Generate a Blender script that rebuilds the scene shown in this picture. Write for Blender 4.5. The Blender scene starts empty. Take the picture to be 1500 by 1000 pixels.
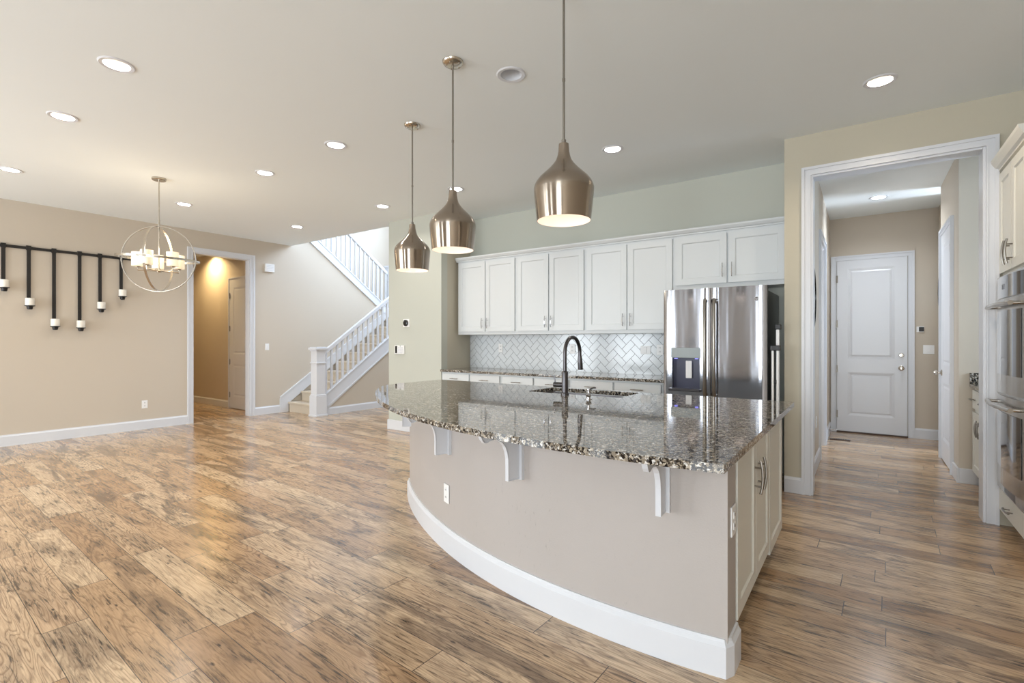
import bpy, bmesh, math, random
from mathutils import Vector, Matrix
PI = math.pi
random.seed(7)
scene = bpy.context.scene
COL = scene.collection

# ---------------------------------------------------------------- camera, world, light, exposure
CEIL = 3.048
cam_d = bpy.data.cameras.new('camera'); cam = bpy.data.objects.new('camera', cam_d); COL.objects.link(cam)
cam_d.sensor_width = 36.0; cam_d.lens = 36.0 * 723.0 / 1500.0
cam_d.shift_y = -2.0 / 1500.0
cam_d.clip_start = 0.02
YAW = math.atan2(515, 723)
cam.location = (0, 0, 1.309); cam.rotation_euler = (PI/2, 0, YAW)
scene.camera = cam

world = bpy.data.worlds.new('World'); scene.world = world; world.use_nodes = True
bgn = world.node_tree.nodes['Background']
bgn.inputs[0].default_value = (0.75, 0.87, 1.0, 1); bgn.inputs[1].default_value = 1.2

scene.view_settings.view_transform = 'Standard'; scene.view_settings.look = 'None'
scene.view_settings.gamma = 1.0; scene.view_settings.use_curve_mapping = False
scene.view_settings.exposure = 0.0

def area(name, loc, target, sx, sy, power, col, shape='RECTANGLE', spread=PI):
    d = bpy.data.lights.new(name, 'AREA'); d.shape = shape; d.size = sx
    if shape == 'RECTANGLE': d.size_y = sy
    d.energy = power; d.color = col; d.spread = spread
    o = bpy.data.objects.new(name, d); COL.objects.link(o)
    o.location = loc
    v = Vector(target) - Vector(loc)
    o.rotation_euler = v.to_track_quat('-Z', 'Y').to_euler()
    return o
DAY = (0.88, 0.95, 1.0)
WARM = (1.0, 0.84, 0.64)
REAR = -3.6; CX0S = -5.72
WINS = [(-8.35, -7.1), (-6.45, -5.2), (-3.4, -2.95), (-0.85, 0.75)]
for wa, wb in WINS:      # daylight through the four tall rear windows
    area('daylight_rear', ((wa+wb)/2, REAR - 0.03, 1.45), ((wa+wb)/2, 2, 2.3), wb-wa, 2.5, 100*(wb-wa), DAY)
area('stairwell_light', (-7.6, 8.46, 4.6), (-7.6, 5, 3.6), 1.6, 1.3, 170, (0.62, 0.78, 1.0))
area('stairwell_light', (CX0S - 0.03, 6.9, 4.5), (-8.6, 6.6, 1.6), 1.6, 1.4, 120, (0.64, 0.79, 1.0))  # added fill at an invented side window, brightens the stair wall
area('daylight_mudroom', (3.18, 7.95, 1.6), (0, 7.95, 1.7), 0.8, 1.2, 150, (0.68, 0.82, 1.0))
area('side_room_fill', (-1.53, 6.9, 1.6), (0, 6.9, 1.4), 1.0, 1.2, 30, (0.9, 0.94, 1.0))  # unseen fill added to brighten the room behind the side doorway
area('daylight_pantry', (2.38, 5.5, 1.7), (0.8, 5.6, 1.9), 0.7, 1.0, 32, (0.6, 0.78, 1.0))

# ---------------------------------------------------------------- node helpers
class NT:
    def __init__(s, name):
        s.m = bpy.data.materials.new(name); s.m.use_nodes = True
        s.t = s.m.node_tree; s.b = s.t.nodes['Principled BSDF']
        s.out = s.t.nodes['Material Output']
    def n(s, typ, **kw):
        x = s.t.nodes.new(typ)
        for k, v in kw.items(): setattr(x, k, v)
        return x
    def l(s, a, b): s.t.links.new(a, b)
    def setin(s, sock, v):
        if hasattr(v, 'is_output') or isinstance(v, bpy.types.NodeSocket): s.l(v, sock)
        else: sock.default_value = v
    def math(s, op, a, b=0.0, c=0.0):
        x = s.n('ShaderNodeMath', operation=op)
        s.setin(x.inputs[0], a); s.setin(x.inputs[1], b)
        if op in ('MULTIPLY_ADD',): s.setin(x.inputs[2], c)
        return x.outputs[0]
    def mix(s, fac, a, b, mode='MIX'):
        x = s.n('ShaderNodeMix', data_type='RGBA', blend_type=mode)
        s.setin(x.inputs[0], fac); s.setin(x.inputs[6], a); s.setin(x.inputs[7], b)
        return x.outputs[2]
    def ramp(s, fac, stops, interp='LINEAR'):
        x = s.n('ShaderNodeValToRGB'); cr = x.color_ramp; cr.interpolation = interp
        while len(cr.elements) < len(stops): cr.elements.new(0.5)
        for e, (p, c) in zip(cr.elements, stops):
            e.position = p; e.color = c if len(c) == 4 else (*c, 1)
        s.setin(x.inputs[0], fac); return x.outputs[0]
    def noise(s, vec, scale, detail=3, rough=0.5, dist=0.0):
        x = s.n('ShaderNodeTexNoise'); s.l(vec, x.inputs['Vector'])
        x.inputs['Scale'].default_value = scale; x.inputs['Detail'].default_value = detail
        x.inputs['Roughness'].default_value = rough; x.inputs['Distortion'].default_value = dist
        return x.outputs[0]
    def mapping(s, vec, scale=(1,1,1), rot=(0,0,0), loc=(0,0,0)):
        x = s.n('ShaderNodeMapping'); s.l(vec, x.inputs[0])
        x.inputs[1].default_value = loc; x.inputs[2].default_value = rot; x.inputs[3].default_value = scale
        return x.outputs[0]
    def bump(s, h, strength=0.2, dist=0.01):
        x = s.n('ShaderNodeBump'); s.l(h, x.inputs['Height'])
        x.inputs['Strength'].default_value = strength; x.inputs['Distance'].default_value = dist
        s.l(x.outputs[0], s.b.inputs['Normal'])
    def pos(s):
        return s.n('ShaderNodeNewGeometry').outputs['Position']

def lin(r, g, b):
    f = lambda c: (c/255/12.92) if c/255 <= 0.04045 else ((c/255+0.055)/1.055)**2.4
    return (f(r), f(g), f(b), 1)

def plain(name, rgb, rough=0.5, metal=0.0, bumpy=0.0, bscale=80, coat=0.0, var=0.03, emit=None, estr=0.0):
    s = NT(name); p = s.pos()
    nz = s.noise(p, bscale, 3)
    big = s.noise(p, 1.7, 2)
    c = lin(*rgb)
    dark = tuple(x*(1-var) for x in c[:3]) + (1,)
    s.l(s.mix(big, dark, c), s.b.inputs['Base Color'])
    s.b.inputs['Roughness'].default_value = rough; s.b.inputs['Metallic'].default_value = metal
    if coat: s.b.inputs['Coat Weight'].default_value = coat; s.b.inputs['Coat Roughness'].default_value = 0.08
    if bumpy: s.bump(nz, bumpy, 0.004)
    if emit:
        s.b.inputs['Emission Color'].default_value = (*emit, 1); s.b.inputs['Emission Strength'].default_value = estr
    return s.m

M = {}
M['wall'] = plain('wall_paint', (201, 190, 175), 0.65, bumpy=0.12, bscale=160)
M['kitchen_lit'] = plain('kitchen_wall_light_tone', (192, 194, 184), 0.65, bumpy=0.12, bscale=160)  # same wall paint, with the greenish kitchen light put into the colour
M['opening'] = plain('opening_wall_light_tone', (193, 186, 168), 0.65, bumpy=0.12, bscale=160)  # same wall paint, its tone under the light here put into the colour
M['ceiling'] = plain('ceiling_paint', (238, 243, 244), 0.8, bumpy=0.1, bscale=140, var=0.015)
M['trim'] = plain('white_trim_paint', (217, 219, 224), 0.3, var=0.01)
M['cab'] = plain('cabinet_paint', (212, 216, 218), 0.35, var=0.01)
M['oven_cab'] = plain('cabinet_cream_paint', (224, 222, 213), 0.35, var=0.01)
M['plastic'] = plain('white_plastic', (240, 240, 240), 0.3, var=0.01)
M['greyplastic'] = plain('grey_plastic', (158, 166, 168), 0.3, var=0.01)
M['slot'] = plain('dark_slot', (45, 45, 47), 0.5)
M['black'] = plain('black_plastic', (18, 18, 20), 0.25)
M['blackmetal'] = plain('black_iron', (24, 21, 20), 0.45, bumpy=0.1)
M['carpet'] = plain('beige_carpet', (214, 200, 180), 0.95, bumpy=0.9, bscale=350, var=0.12)
M['grout'] = plain('grey_grout', (120, 124, 128), 0.8)
M['tile'] = plain('white_glazed_tile', (222, 227, 231), 0.12, var=0.02)
M['candle'] = plain('white_wax', (240, 236, 226), 0.5)
M['nickel'] = plain('brushed_nickel', (196, 188, 176), 0.22, 1.0)
M['handle'] = plain('satin_nickel', (150, 145, 138), 0.28, 1.0)
M['chrome'] = plain('chrome', (215, 215, 218), 0.08, 1.0)
M['gun'] = plain('gunmetal', (92, 90, 92), 0.28, 1.0)
M['glassblack'] = plain('oven_glass', (28, 29, 32), 0.04, coat=1.0)
M['shade_in'] = plain('shade_white_inside', (222, 208, 200), 0.5)
M['bulb'] = plain('lamp_bulb', (255, 245, 230), 0.4, emit=(1.0, 0.86, 0.68), estr=1.6)
M['lens'] = plain('recessed_lens', (255, 250, 240), 0.4, emit=(1.0, 0.93, 0.80), estr=1.6)
M['lens_warm'] = plain('recessed_lens_warm', (255, 245, 220), 0.4, emit=(1.0, 0.82, 0.50), estr=1.4)
M['lens_off'] = plain('recessed_lens_off', (215, 212, 205), 0.4)
M['frost'] = plain('frosted_lit_glass', (255, 244, 220), 0.3, emit=(1.0, 0.84, 0.58), estr=0.35)
M['mirror'] = plain('mirror', (230, 232, 235), 0.02, 1.0)
M['disp'] = plain('dispenser_recess', (70, 72, 92), 0.25)
M['disp_glow'] = plain('dispenser_lamp', (150, 150, 255), 0.3, emit=(0.25, 0.25, 1.0), estr=2.5)
M['wood_dark'] = plain('vent_brown', (70, 48, 36), 0.5)

def steel(name, rgb, rough, wav):
    s = NT(name); p = s.pos()
    s.b.inputs['Base Color'].default_value = lin(*rgb); s.b.inputs['Metallic'].default_value = 1.0
    s.b.inputs['Roughness'].default_value = rough
    a = s.noise(s.mapping(p, (6.5, 6.5, 0.55)), 1.0, 2, 0.4)
    h = s.math('MULTIPLY', a, wav)
    x = s.n('ShaderNodeBump'); s.l(h, x.inputs['Height']); x.inputs['Distance'].default_value = 1.0
    x.inputs['Strength'].default_value = 1.0
    s.l(x.outputs[0], s.b.inputs['Normal'])
    return s.m
M['steel'] = steel('stainless_steel', (168, 170, 177), 0.12, 0.005)
M['oven_steel'] = steel('oven_stainless', (190, 186, 180), 0.2, 0.004)

def brushed():
    s = NT('spun_nickel')
    s.b.inputs['Base Color'].default_value = lin(160, 148, 135); s.b.inputs['Metallic'].default_value = 1.0
    s.b.inputs['Roughness'].default_value = 0.2
    s.b.inputs['Anisotropic'].default_value = 0.85; s.b.inputs['Anisotropic Rotation'].default_value = 0.25
    t = s.n('ShaderNodeTangent'); t.direction_type = 'RADIAL'; t.axis = 'Z'
    s.l(t.outputs[0], s.b.inputs['Tangent'])
    tc = s.n('ShaderNodeTexCoord').outputs['Object']
    nz = s.noise(s.mapping(tc, (2, 2, 500)), 1.0, 2)
    s.bump(nz, 0.08, 0.002)
    return s.m
M['spun'] = brushed()

def island_paint():
    s = NT('island_wall_paint'); p = s.pos()
    base = s.mix(s.noise(p, 2.0, 2), lin(176, 169, 164), lin(184, 177, 173))
    sc = s.ramp(s.noise(s.mapping(p, (1, 1, 0.35)), 60, 6, 0.7), [(0.0, (0,0,0)), (0.61, (0,0,0)), (0.70, (1,1,1))])
    reg = s.ramp(s.noise(p, 2.2, 2), [(0.46, (0,0,0)), (0.60, (1,1,1))])
    f = s.math('MULTIPLY', s.math('MULTIPLY', sc, reg), 0.4)
    s.l(s.mix(f, base, lin(112, 104, 100)), s.b.inputs['Base Color'])
    s.b.inputs['Roughness'].default_value = 0.55
    s.bump(s.noise(p, 140, 3), 0.12, 0.004)
    return s.m
M['island_paint'] = island_paint()

def granite():
    s = NT('speckled_granite'); p = s.pos()
    wob = s.n('ShaderNodeTexNoise'); s.l(p, wob.inputs['Vector']); wob.inputs['Scale'].default_value = 60
    va = s.n('ShaderNodeVectorMath', operation='MULTIPLY_ADD')
    s.l(wob.outputs['Color'], va.inputs[0]); va.inputs[1].default_value = (0.014,)*3; s.l(p, va.inputs[2])
    def vor(scale):
        v = s.n('ShaderNodeTexVoronoi'); s.l(va.outputs[0], v.inputs['Vector']); v.inputs['Scale'].default_value = scale
        x = s.n('ShaderNodeSeparateColor'); s.l(v.outputs['Color'], x.inputs[0]); return x.outputs
    a = vor(105); b = vor(240)
    c1 = s.ramp(a[0], [(0.0, lin(8, 8, 11)), (0.40, lin(66, 63, 63)), (0.50, lin(132, 122, 108)), (0.66, lin(170, 160, 144)), (0.85, lin(212, 209, 204))], 'CONSTANT')
    c2 = s.ramp(b[1], [(0.0, lin(10, 10, 12)), (0.45, lin(84, 76, 68)), (0.62, lin(150, 138, 120)), (0.85, lin(214, 210, 204))], 'CONSTANT')
    f = s.ramp(s.noise(p, 42, 2), [(0.45, (0,0,0)), (0.55, (1,1,1))])
    s.l(s.mix(s.math('MULTIPLY', f, 0.75), c1, c2), s.b.inputs['Base Color'])
    s.b.inputs['Roughness'].default_value = 0.035
    s.b.inputs['IOR'].default_value = 1.58
    return s.m
M['granite'] = granite()

def floor_mat():
    s = NT('hickory_plank'); p = s.pos()
    r = s.mapping(p, rot=(0, 0, math.radians(2.0)))
    sp = s.n('ShaderNodeSeparateXYZ'); s.l(r, sp.inputs[0]); X, Y = sp.outputs[0], sp.outputs[1]
    W, L = 0.1675, 1.22
    rowf = s.math('SUBTRACT', s.math('DIVIDE', Y, W), 0.803); row = s.math('FLOOR', rowf); fy = s.math('FRACT', rowf)
    wn = s.n('ShaderNodeTexWhiteNoise', noise_dimensions='1D'); s.l(row, wn.inputs['W'])
    xo = s.math('ADD', s.math('DIVIDE', X, L), s.math('MULTIPLY', wn.outputs[0], 7.3))
    colr = s.math('FLOOR', xo); fx = s.math('FRACT', xo)
    cmb = s.n('ShaderNodeCombineXYZ'); s.l(row, cmb.inputs[0]); s.l(colr, cmb.inputs[1])
    wp = s.n('ShaderNodeTexWhiteNoise', noise_dimensions='3D'); s.l(cmb.outputs[0], wp.inputs['Vector'])
    rnd = wp.outputs[0]
    rs = s.n('ShaderNodeSeparateColor'); s.l(wp.outputs[1], rs.inputs[0])
    # plank-local coordinates so that the grain breaks at every seam
    off = s.n('ShaderNodeVectorMath', operation='MULTIPLY_ADD'); s.l(wp.outputs[1], off.inputs[0])
    off.inputs[1].default_value = (13, 17, 11); s.l(r, off.inputs[2]); v = off.outputs[0]
    # flowing cathedral grain
    warp = s.n('ShaderNodeTexNoise'); s.l(s.mapping(v, (1.5, 5, 1)), warp.inputs['Vector']); warp.inputs['Scale'].default_value = 1.0
    warp.inputs['Detail'].default_value = 2
    g1 = s.noise(s.mapping(v, (0.9, 9.0, 1)), 1.2, 2, 0.45, 0.25)
    rings = s.math('FRACT', s.math('MULTIPLY', g1, 21))
    ringl = s.ramp(rings, [(0.0, (0,0,0)), (0.30, (1,1,1)), (0.80, (1,1,1)), (1.0, (0.0,)*3)])
    fine = s.noise(s.mapping(v, (6, 150, 1)), 1.0, 5, 0.7)
    streak = s.ramp(s.noise(s.mapping(v, (5.5, 78, 1)), 1.0, 5, 0.7, 0.5), [(0.51, (0,0,0)), (0.61, (1,1,1))])
    patch = s.noise(s.mapping(v, (1.9, 8.0, 1)), 1.0, 4, 0.6, 0.8)
    patchm = s.ramp(patch, [(0.44, (0,0,0)), (0.62, (1,1,1))])
    # worm holes / knots
    kv = s.n('ShaderNodeTexVoronoi'); s.l(s.mapping(v, (2.9, 9, 1)), kv.inputs['Vector']); kv.inputs['Scale'].default_value = 1.6
    kn = s.ramp(s.math('ADD', kv.outputs['Distance'], s.math('MULTIPLY', fine, 0.12)), [(0.11, (1,1,1)), (0.16, (0,0,0))])
    base = s.ramp(rnd, [(0.0, lin(182, 147, 111)), (0.28, lin(200, 166, 129)), (0.55, lin(214, 183, 147)), (0.8, lin(227, 201, 168)), (1.0, lin(206, 174, 140))])
    c = s.mix(s.math('MULTIPLY', s.math('SUBTRACT', 1.0, ringl), s.math('MULTIPLY_ADD', rs.outputs[2], 0.55, 0.25)), base, lin(112, 84, 60))
    c = s.mix(s.math('MULTIPLY', s.ramp(fine, [(0.38, (0,0,0)), (0.62, (1,1,1))]), 0.42), c, lin(146, 112, 82))
    c = s.mix(s.math('MULTIPLY', patchm, s.math('MULTIPLY_ADD', rs.outputs[1], 0.55, 0.20)), c, lin(94, 71, 54))
    c = s.mix(s.math('MULTIPLY', streak, s.math('MULTIPLY_ADD', patchm, 0.62, 0.34)), c, lin(52, 38, 29))
    c = s.mix(s.math('MULTIPLY', kn, 0.85), c, lin(38, 26, 20))
    def edge(f, w):
        a = s.math('LESS_THAN', f, w); b = s.math('GREATER_THAN', f, 1 - w); return s.math('MAXIMUM', a, b)
    seam = s.math('MAXIMUM', edge(fy, 0.009), edge(fx, 0.0016))
    c = s.mix(s.math('MULTIPLY', seam, 0.92), c, lin(52, 36, 26))
    s.l(c, s.b.inputs['Base Color'])
    rg = s.math('MULTIPLY_ADD', s.noise(s.mapping(v, (2, 16, 1)), 1.0, 3), 0.16, 0.15)
    s.l(rg, s.b.inputs['Roughness'])
    s.b.inputs['IOR'].default_value = 1.5
    s.b.inputs['Coat Weight'].default_value = 0.35; s.b.inputs['Coat Roughness'].default_value = 0.16
    wav = s.noise(s.mapping(v, (3.0, 28, 1)), 1.0, 3, 0.5)
    h = s.math('SUBTRACT', s.math('ADD', wav, s.math('MULTIPLY', fine, 0.25)), s.math('MULTIPLY', seam, 0.6))
    s.bump(h, 0.22, 0.006)
    return s.m
M['floor'] = floor_mat()

# ---------------------------------------------------------------- mesh helpers
def B(): return bmesh.new()
def bx(bm, x0, x1, y0, y1, z0, z1, bev=0.0, rot=None):
    vs = [bm.verts.new((x, y, z)) for z in (z0, z1) for y in (y0, y1) for x in (x0, x1)]
    fs = [(0,2,3,1), (4,5,7,6), (0,1,5,4), (2,6,7,3), (0,4,6,2), (1,3,7,5)]
    faces = [bm.faces.new([vs[i] for i in f]) for f in fs]
    if rot is not None: bmesh.ops.transform(bm, matrix=rot, verts=vs)
    if bev > 0:
        es = list({e for f in faces for e in f.edges})
        bmesh.ops.bevel(bm, geom=es, offset=bev, segments=2, profile=0.6, affect='EDGES')
    return vs
def lathe(bm, prof, c=(0,0,0), n=32, cap=False, axis='Z', smooth=True):
    """prof = [(r, z)...]"""
    rings = []
    for r, z in prof:
        ring = []
        for k in range(n):
            a = 2*PI*k/n; p = (r*math.cos(a), r*math.sin(a), z)
            if axis == 'X': p = (p[2], p[0], p[1])
            if axis == 'Y': p = (p[0], p[2], p[1])
            ring.append(bm.verts.new((p[0]+c[0], p[1]+c[1], p[2]+c[2])))
        rings.append(ring)
    for a, b in zip(rings, rings[1:]):
        for k in range(n):
            f = bm.faces.new((a[k], a[(k+1)%n], b[(k+1)%n], b[k])); f.smooth = smooth
    if cap:
        bm.faces.new(rings[0][::-1]); bm.faces.new(rings[-1])
    return rings
def cyl(bm, c, r, z0, z1, n=24, axis='Z', r2=None):
    r2 = r if r2 is None else r2
    lathe(bm, [(r, z0), (r2, z1)], c, n, True, axis)
def tube(bm, pts, r, n=12, closed=False, cap=True, rs=None, flat=None):
    P = [Vector(p) for p in pts]; m = len(P); rings = []; prev = None
    for i in range(m):
        if closed: t = (P[(i+1)%m]-P[i-1]).normalized()
        else: t = (P[min(i+1, m-1)]-P[max(i-1, 0)]).normalized()
        if prev is None:
            up = Vector((0,0,1)) if abs(t.z) < 0.95 else Vector((1,0,0))
            a = t.cross(up).normalized()
        else:
            a = (prev - t*prev.dot(t)).normalized()
        prev = a; b = t.cross(a)
        rr = rs[i] if rs else r
        rb = rr if flat is None else flat
        rings.append([bm.verts.new(P[i] + a*rr*math.cos(2*PI*k/n) + b*rb*math.sin(2*PI*k/n)) for k in range(n)])
    rng = range(m) if closed else range(m-1)
    for i in rng:
        a, b = rings[i], rings[(i+1)%m]
        for k in range(n):
            f = bm.faces.new((a[k], a[(k+1)%n], b[(k+1)%n], b[k])); f.smooth = True
    if cap and not closed:
        bm.faces.new(rings[0][::-1]); bm.faces.new(rings[-1])
def prism(bm, poly, fn, t0, t1, bev=0.0, inset=None):
    """poly 2-D outline -> fn(u, v, t) -> 3-D point, extruded t0..t1"""
    a = [bm.verts.new(fn(u, v, t0)) for u, v in poly]; b = [bm.verts.new(fn(u, v, t1)) for u, v in poly]
    n = len(poly); fs = [bm.faces.new(a[::-1]), bm.faces.new(b)]
    side = []
    for k in range(n): side.append(bm.faces.new((a[k], a[(k+1)%n], b[(k+1)%n], b[k])))
    if inset:
        bmesh.ops.recalc_face_normals(bm, faces=bm.faces)
        r = bmesh.ops.inset_individual(bm, faces=fs, thickness=inset[0], depth=-inset[1])
    if bev: bmesh.ops.bevel(bm, geom=list({e for f in side for e in f.edges}), offset=bev, segments=2, profile=0.6, affect='EDGES')
def holed(outer, holes, depth, fn):
    """flat plate with holes, filled from 2-D outlines; fn maps (u, v, w) to 3-D; returns bm"""
    cu = bpy.data.curves.new('tmp', 'CURVE'); cu.dimensions = '2D'; cu.fill_mode = 'BOTH'; cu.extrude = depth/2
    for o in [outer] + holes:
        sp = cu.splines.new('POLY'); sp.points.add(len(o)-1)
        for k, (u, v) in enumerate(o): sp.points[k].co = (u, v, 0, 1)
        sp.use_cyclic_u = True
    ob = bpy.data.objects.new('tmp', cu); COL.objects.link(ob)
    bpy.context.view_layer.update()
    me = bpy.data.meshes.new_from_object(ob.evaluated_get(bpy.context.evaluated_depsgraph_get()))
    bm = B(); bm.from_mesh(me); bpy.data.objects.remove(ob); bpy.data.curves.remove(cu); bpy.data.meshes.remove(me)
    bmesh.ops.remove_doubles(bm, verts=bm.verts, dist=1e-5)
    for v in bm.verts: v.co = fn(v.co.x, v.co.y, v.co.z + depth/2)
    return bm
def circ(x, y, r, n=28): return [(x + r*math.cos(2*PI*k/n), y + r*math.sin(2*PI*k/n)) for k in range(n)]
def rect(x0, x1, y0, y1): return [(x0, y0), (x1, y0), (x1, y1), (x0, y1)]

ORG = {}
def org(o):
    v = Vector((0,0,0))
    while o is not None: v += o.location; o = o.parent
    return v
def obj(name, bm, mat, parent=None, label=None, recalc=True, smooth_angle=None):
    if recalc: bmesh.ops.recalc_face_normals(bm, faces=bm.faces)
    if parent is not None:
        o0 = org(parent)
        if o0.length > 0: bmesh.ops.translate(bm, vec=-o0, verts=bm.verts)
    for e in bm.edges:
        if len(e.link_faces) == 2 and e.calc_face_angle(0) > math.radians(38): e.smooth = False
    me = bpy.data.meshes.new(name); bm.to_mesh(me); bm.free()
    for mm in (mat if isinstance(mat, (list, tuple)) else [mat]): me.materials.append(mm)
    o = bpy.data.objects.new(name, me); COL.objects.link(o)
    if parent is not None: o.parent = parent
    if label: o['label'] = label
    return o
def tag(o, label, cat, group=None, kind=None):
    o['label'] = label; o['category'] = cat
    if group: o['group'] = group
    if kind: o['kind'] = kind
    return o
def thing(name, label, cat, loc=(0,0,0), group=None):
    o = bpy.data.objects.new(name, None); COL.objects.link(o); o.location = loc; o.empty_display_size = 0.1
    return tag(o, label, cat, group)
def struct(name, bm, mat, label=None, cat=None):
    o = obj(name, bm, mat); o['kind'] = 'structure'
    if label: o['label'] = label
    if cat: o['category'] = cat
    return o
def dup(o, parent=None, loc=None, rotz=None, label=None):
    c = o.copy(); COL.objects.link(c); c.parent = parent
    if loc is not None: c.location = loc
    if rotz is not None: c.rotation_euler = (0, 0, rotz)
    if label: c['label'] = label
    for ch in [k for k in bpy.data.objects if k.parent == o]: dup(ch, c)
    return c

# ---------------------------------------------------------------- key positions
LX = -8.62; OY = 4.86; BY = 5.50; KX = -4.66; CX0 = -5.72; CY = 4.89
HLX = -0.40; HRX = 0.713; HBY = 8.50; EAST = 1.46
WT = 0.13

# ---------------------------------------------------------------- floor, ceiling
b = B(); bx(b, -13.2, 3.3, REAR-0.2, 9.0, -0.12, 0)
struct('floor', b, M['floor'], 'distressed hickory plank floor running through the whole room', 'floor')

cans = [(-3.84, 1.09, 'warm'), (-5.07, 1.10, 'warm'), (-7.09, 1.13, 'warm'),
        (-3.83, 2.67, 'lit'), (-5.07, 2.69, 'lit'), (-7.08, 2.71, 'lit'),
        (-7.07, 4.25, 'lit'), (-5.09, 4.25, 'lit'), (-3.82, 4.25, 'lit'),
        (-1.88, 2.63, 'off'), (-1.86, 4.19, 'lit'), (0.09, 4.13, 'warm'), (0.15, 7.49, 'lit')]
can_R = 0.085
outer = [(-13.2, REAR-0.2), (3.3, REAR-0.2), (3.3, 9.0), (CX0+0.12, 9.0), (CX0+0.12, 5.06), (-13.2, 5.06)]
b = holed(outer, [circ(x, y, can_R-0.012) for x, y, k in cans] + [circ(-10.6, 4.35, 0.06)], 0.30, lambda u, v, w: Vector((u, v, CEIL + w)))
struct('ceiling', b, M['ceiling'], 'smooth white ceiling with recessed lights', 'ceiling')

can_lab = ['lit recessed light nearest the camera at upper left, above the dining side', 'second recessed light in the left front row, between the brightest one and the edge one',
  'recessed light at the far left picture edge above the sconce', 'round recessed light in the middle row, left of the far pendant rod', 'recessed light in the middle row, right of the chandelier canopy',
  'recessed light in the middle row, just behind the chandelier rod', 'recessed light nearest the stairs, above the wall chime', 'recessed light in front of the stairwell opening',
  'recessed light seen behind the rod of the middle pendant', 'unlit recessed light in the ceiling between the middle and near pendants', 'recessed light above the upper cabinets, right of the near pendant',
  'bright warm recessed light in front of the hall opening', 'recessed light in the hall ceiling before the white entry door']
for (x, y, k), lb in zip(cans, can_lab):
    t = thing('recessed_light', lb, 'ceiling light', (x, y, CEIL), 'recessed ceiling lights')
    b = B(); lathe(b, [(can_R-0.014, 0.004), (can_R-0.016, -0.004), (can_R+0.005, -0.007), (can_R+0.012, -0.001), (can_R+0.012, 0.0)], (x, y, CEIL), 36)
    obj('trim_ring', b, M['trim'], t)
    b = B(); lathe(b, [(can_R-0.013, -0.003), (can_R-0.018, 0.04), (0.052, 0.075), (0.052, 0.09)], (x, y, CEIL), 36)
    obj('baffle', b, M['trim'], t)
    b = B(); lathe(b, [(0.053, 0.060), (0.035, 0.056), (0.001, 0.054)], (x, y, CEIL), 30)
    obj('lens', b, {'lit': M['lens'], 'warm': M['lens_warm'], 'off': M['lens_off']}[k], t)
    if k != 'off':
        col = ((0.88, 0.94, 1.0) if y > 6 else (1.0, 0.93, 0.84)) if k == 'lit' else WARM
        area('downlight', (x, y, CEIL + 0.035), (x, y, 0), 0.09, 0.09, (15 if y > 6 else 9) if k == 'lit' else 12, col, 'DISK')
area('corridor_downlight', (-10.6, 4.35, CEIL + 0.03), (-10.6, 4.35, 0), 0.07, 0.07, 40, (1.0, 0.72, 0.36), 'DISK')

# ---------------------------------------------------------------- walls
def wallX(name, x0, x1, outer, holes=[], mat=None, label=None):
    """wall in a plane X=const: outline in (Y, Z)"""
    b = holed(outer, holes, x1-x0, lambda u, v, w: Vector((x0 + w, u, v)))
    return struct(name, b, mat or M['wall'], label, 'wall')
def wallY(name, y0, y1, outer, holes=[], mat=None, label=None):
    b = holed(outer, holes, y1-y0, lambda u, v, w: Vector((u, y0 + w, v)))
    return struct(name, b, mat or M['wall'], label, 'wall')

DY0, DY1, DZ = 3.415, 4.315, 2.70
# left wall continues beside the stairs; its top follows the upper flight
SL = 0.711
def upz(y): return 3.213 - SL*(y - 5.625)
wl = [(REAR-0.2, 0), (DY0, 0), (DY0, DZ), (DY1, DZ), (DY1, 0), (8.5, 0), (8.5, 1.60), (7.45, 1.60), (7.45, upz(7.45)-0.06),
      (5.06, upz(5.06)-0.06), (5.06, CEIL), (REAR-0.2, CEIL)]
wallX('wall_left', LX-WT, LX, wl, label='tan left wall running from the dining area past the stairs')
wallX('wall_stair_left', -9.78, -9.66, rect(5.06, 8.62, 0, 5.9), mat=M['wall'])
wallY('wall_stair_back', 8.50, 8.62, rect(-9.78, CX0+0.12, 0, 5.9), [rect(-8.4, -6.8, 3.95, 5.25)])
wallX('wall_stair_right', CX0, CX0+0.12, rect(CY+0.12, 8.5, 0, 5.9), [rect(6.1, 7.7, 3.8, 5.2)])
wallY('wall_stair_front', 5.06-0.12, 5.06, rect(-9.78, CX0+0.12, CEIL+0.3, 5.9))
b = B(); bx(b, -9.78, CX0+0.12, 4.94, 8.62, 5.9, 6.0); struct('ceiling_stair', b, M['ceiling'])
wallY('wall_column', CY, CY+0.12, rect(CX0, KX, 0, CEIL), mat=M['kitchen_lit'], label='short pale wall with thermostat between stairs and kitchen')
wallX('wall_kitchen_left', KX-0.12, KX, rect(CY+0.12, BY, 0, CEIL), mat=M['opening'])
wallY('wall_kitchen_back', BY, BY+0.12, rect(KX-0.12, HLX-0.16, 0, CEIL), mat=M['kitchen_lit'])
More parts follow.
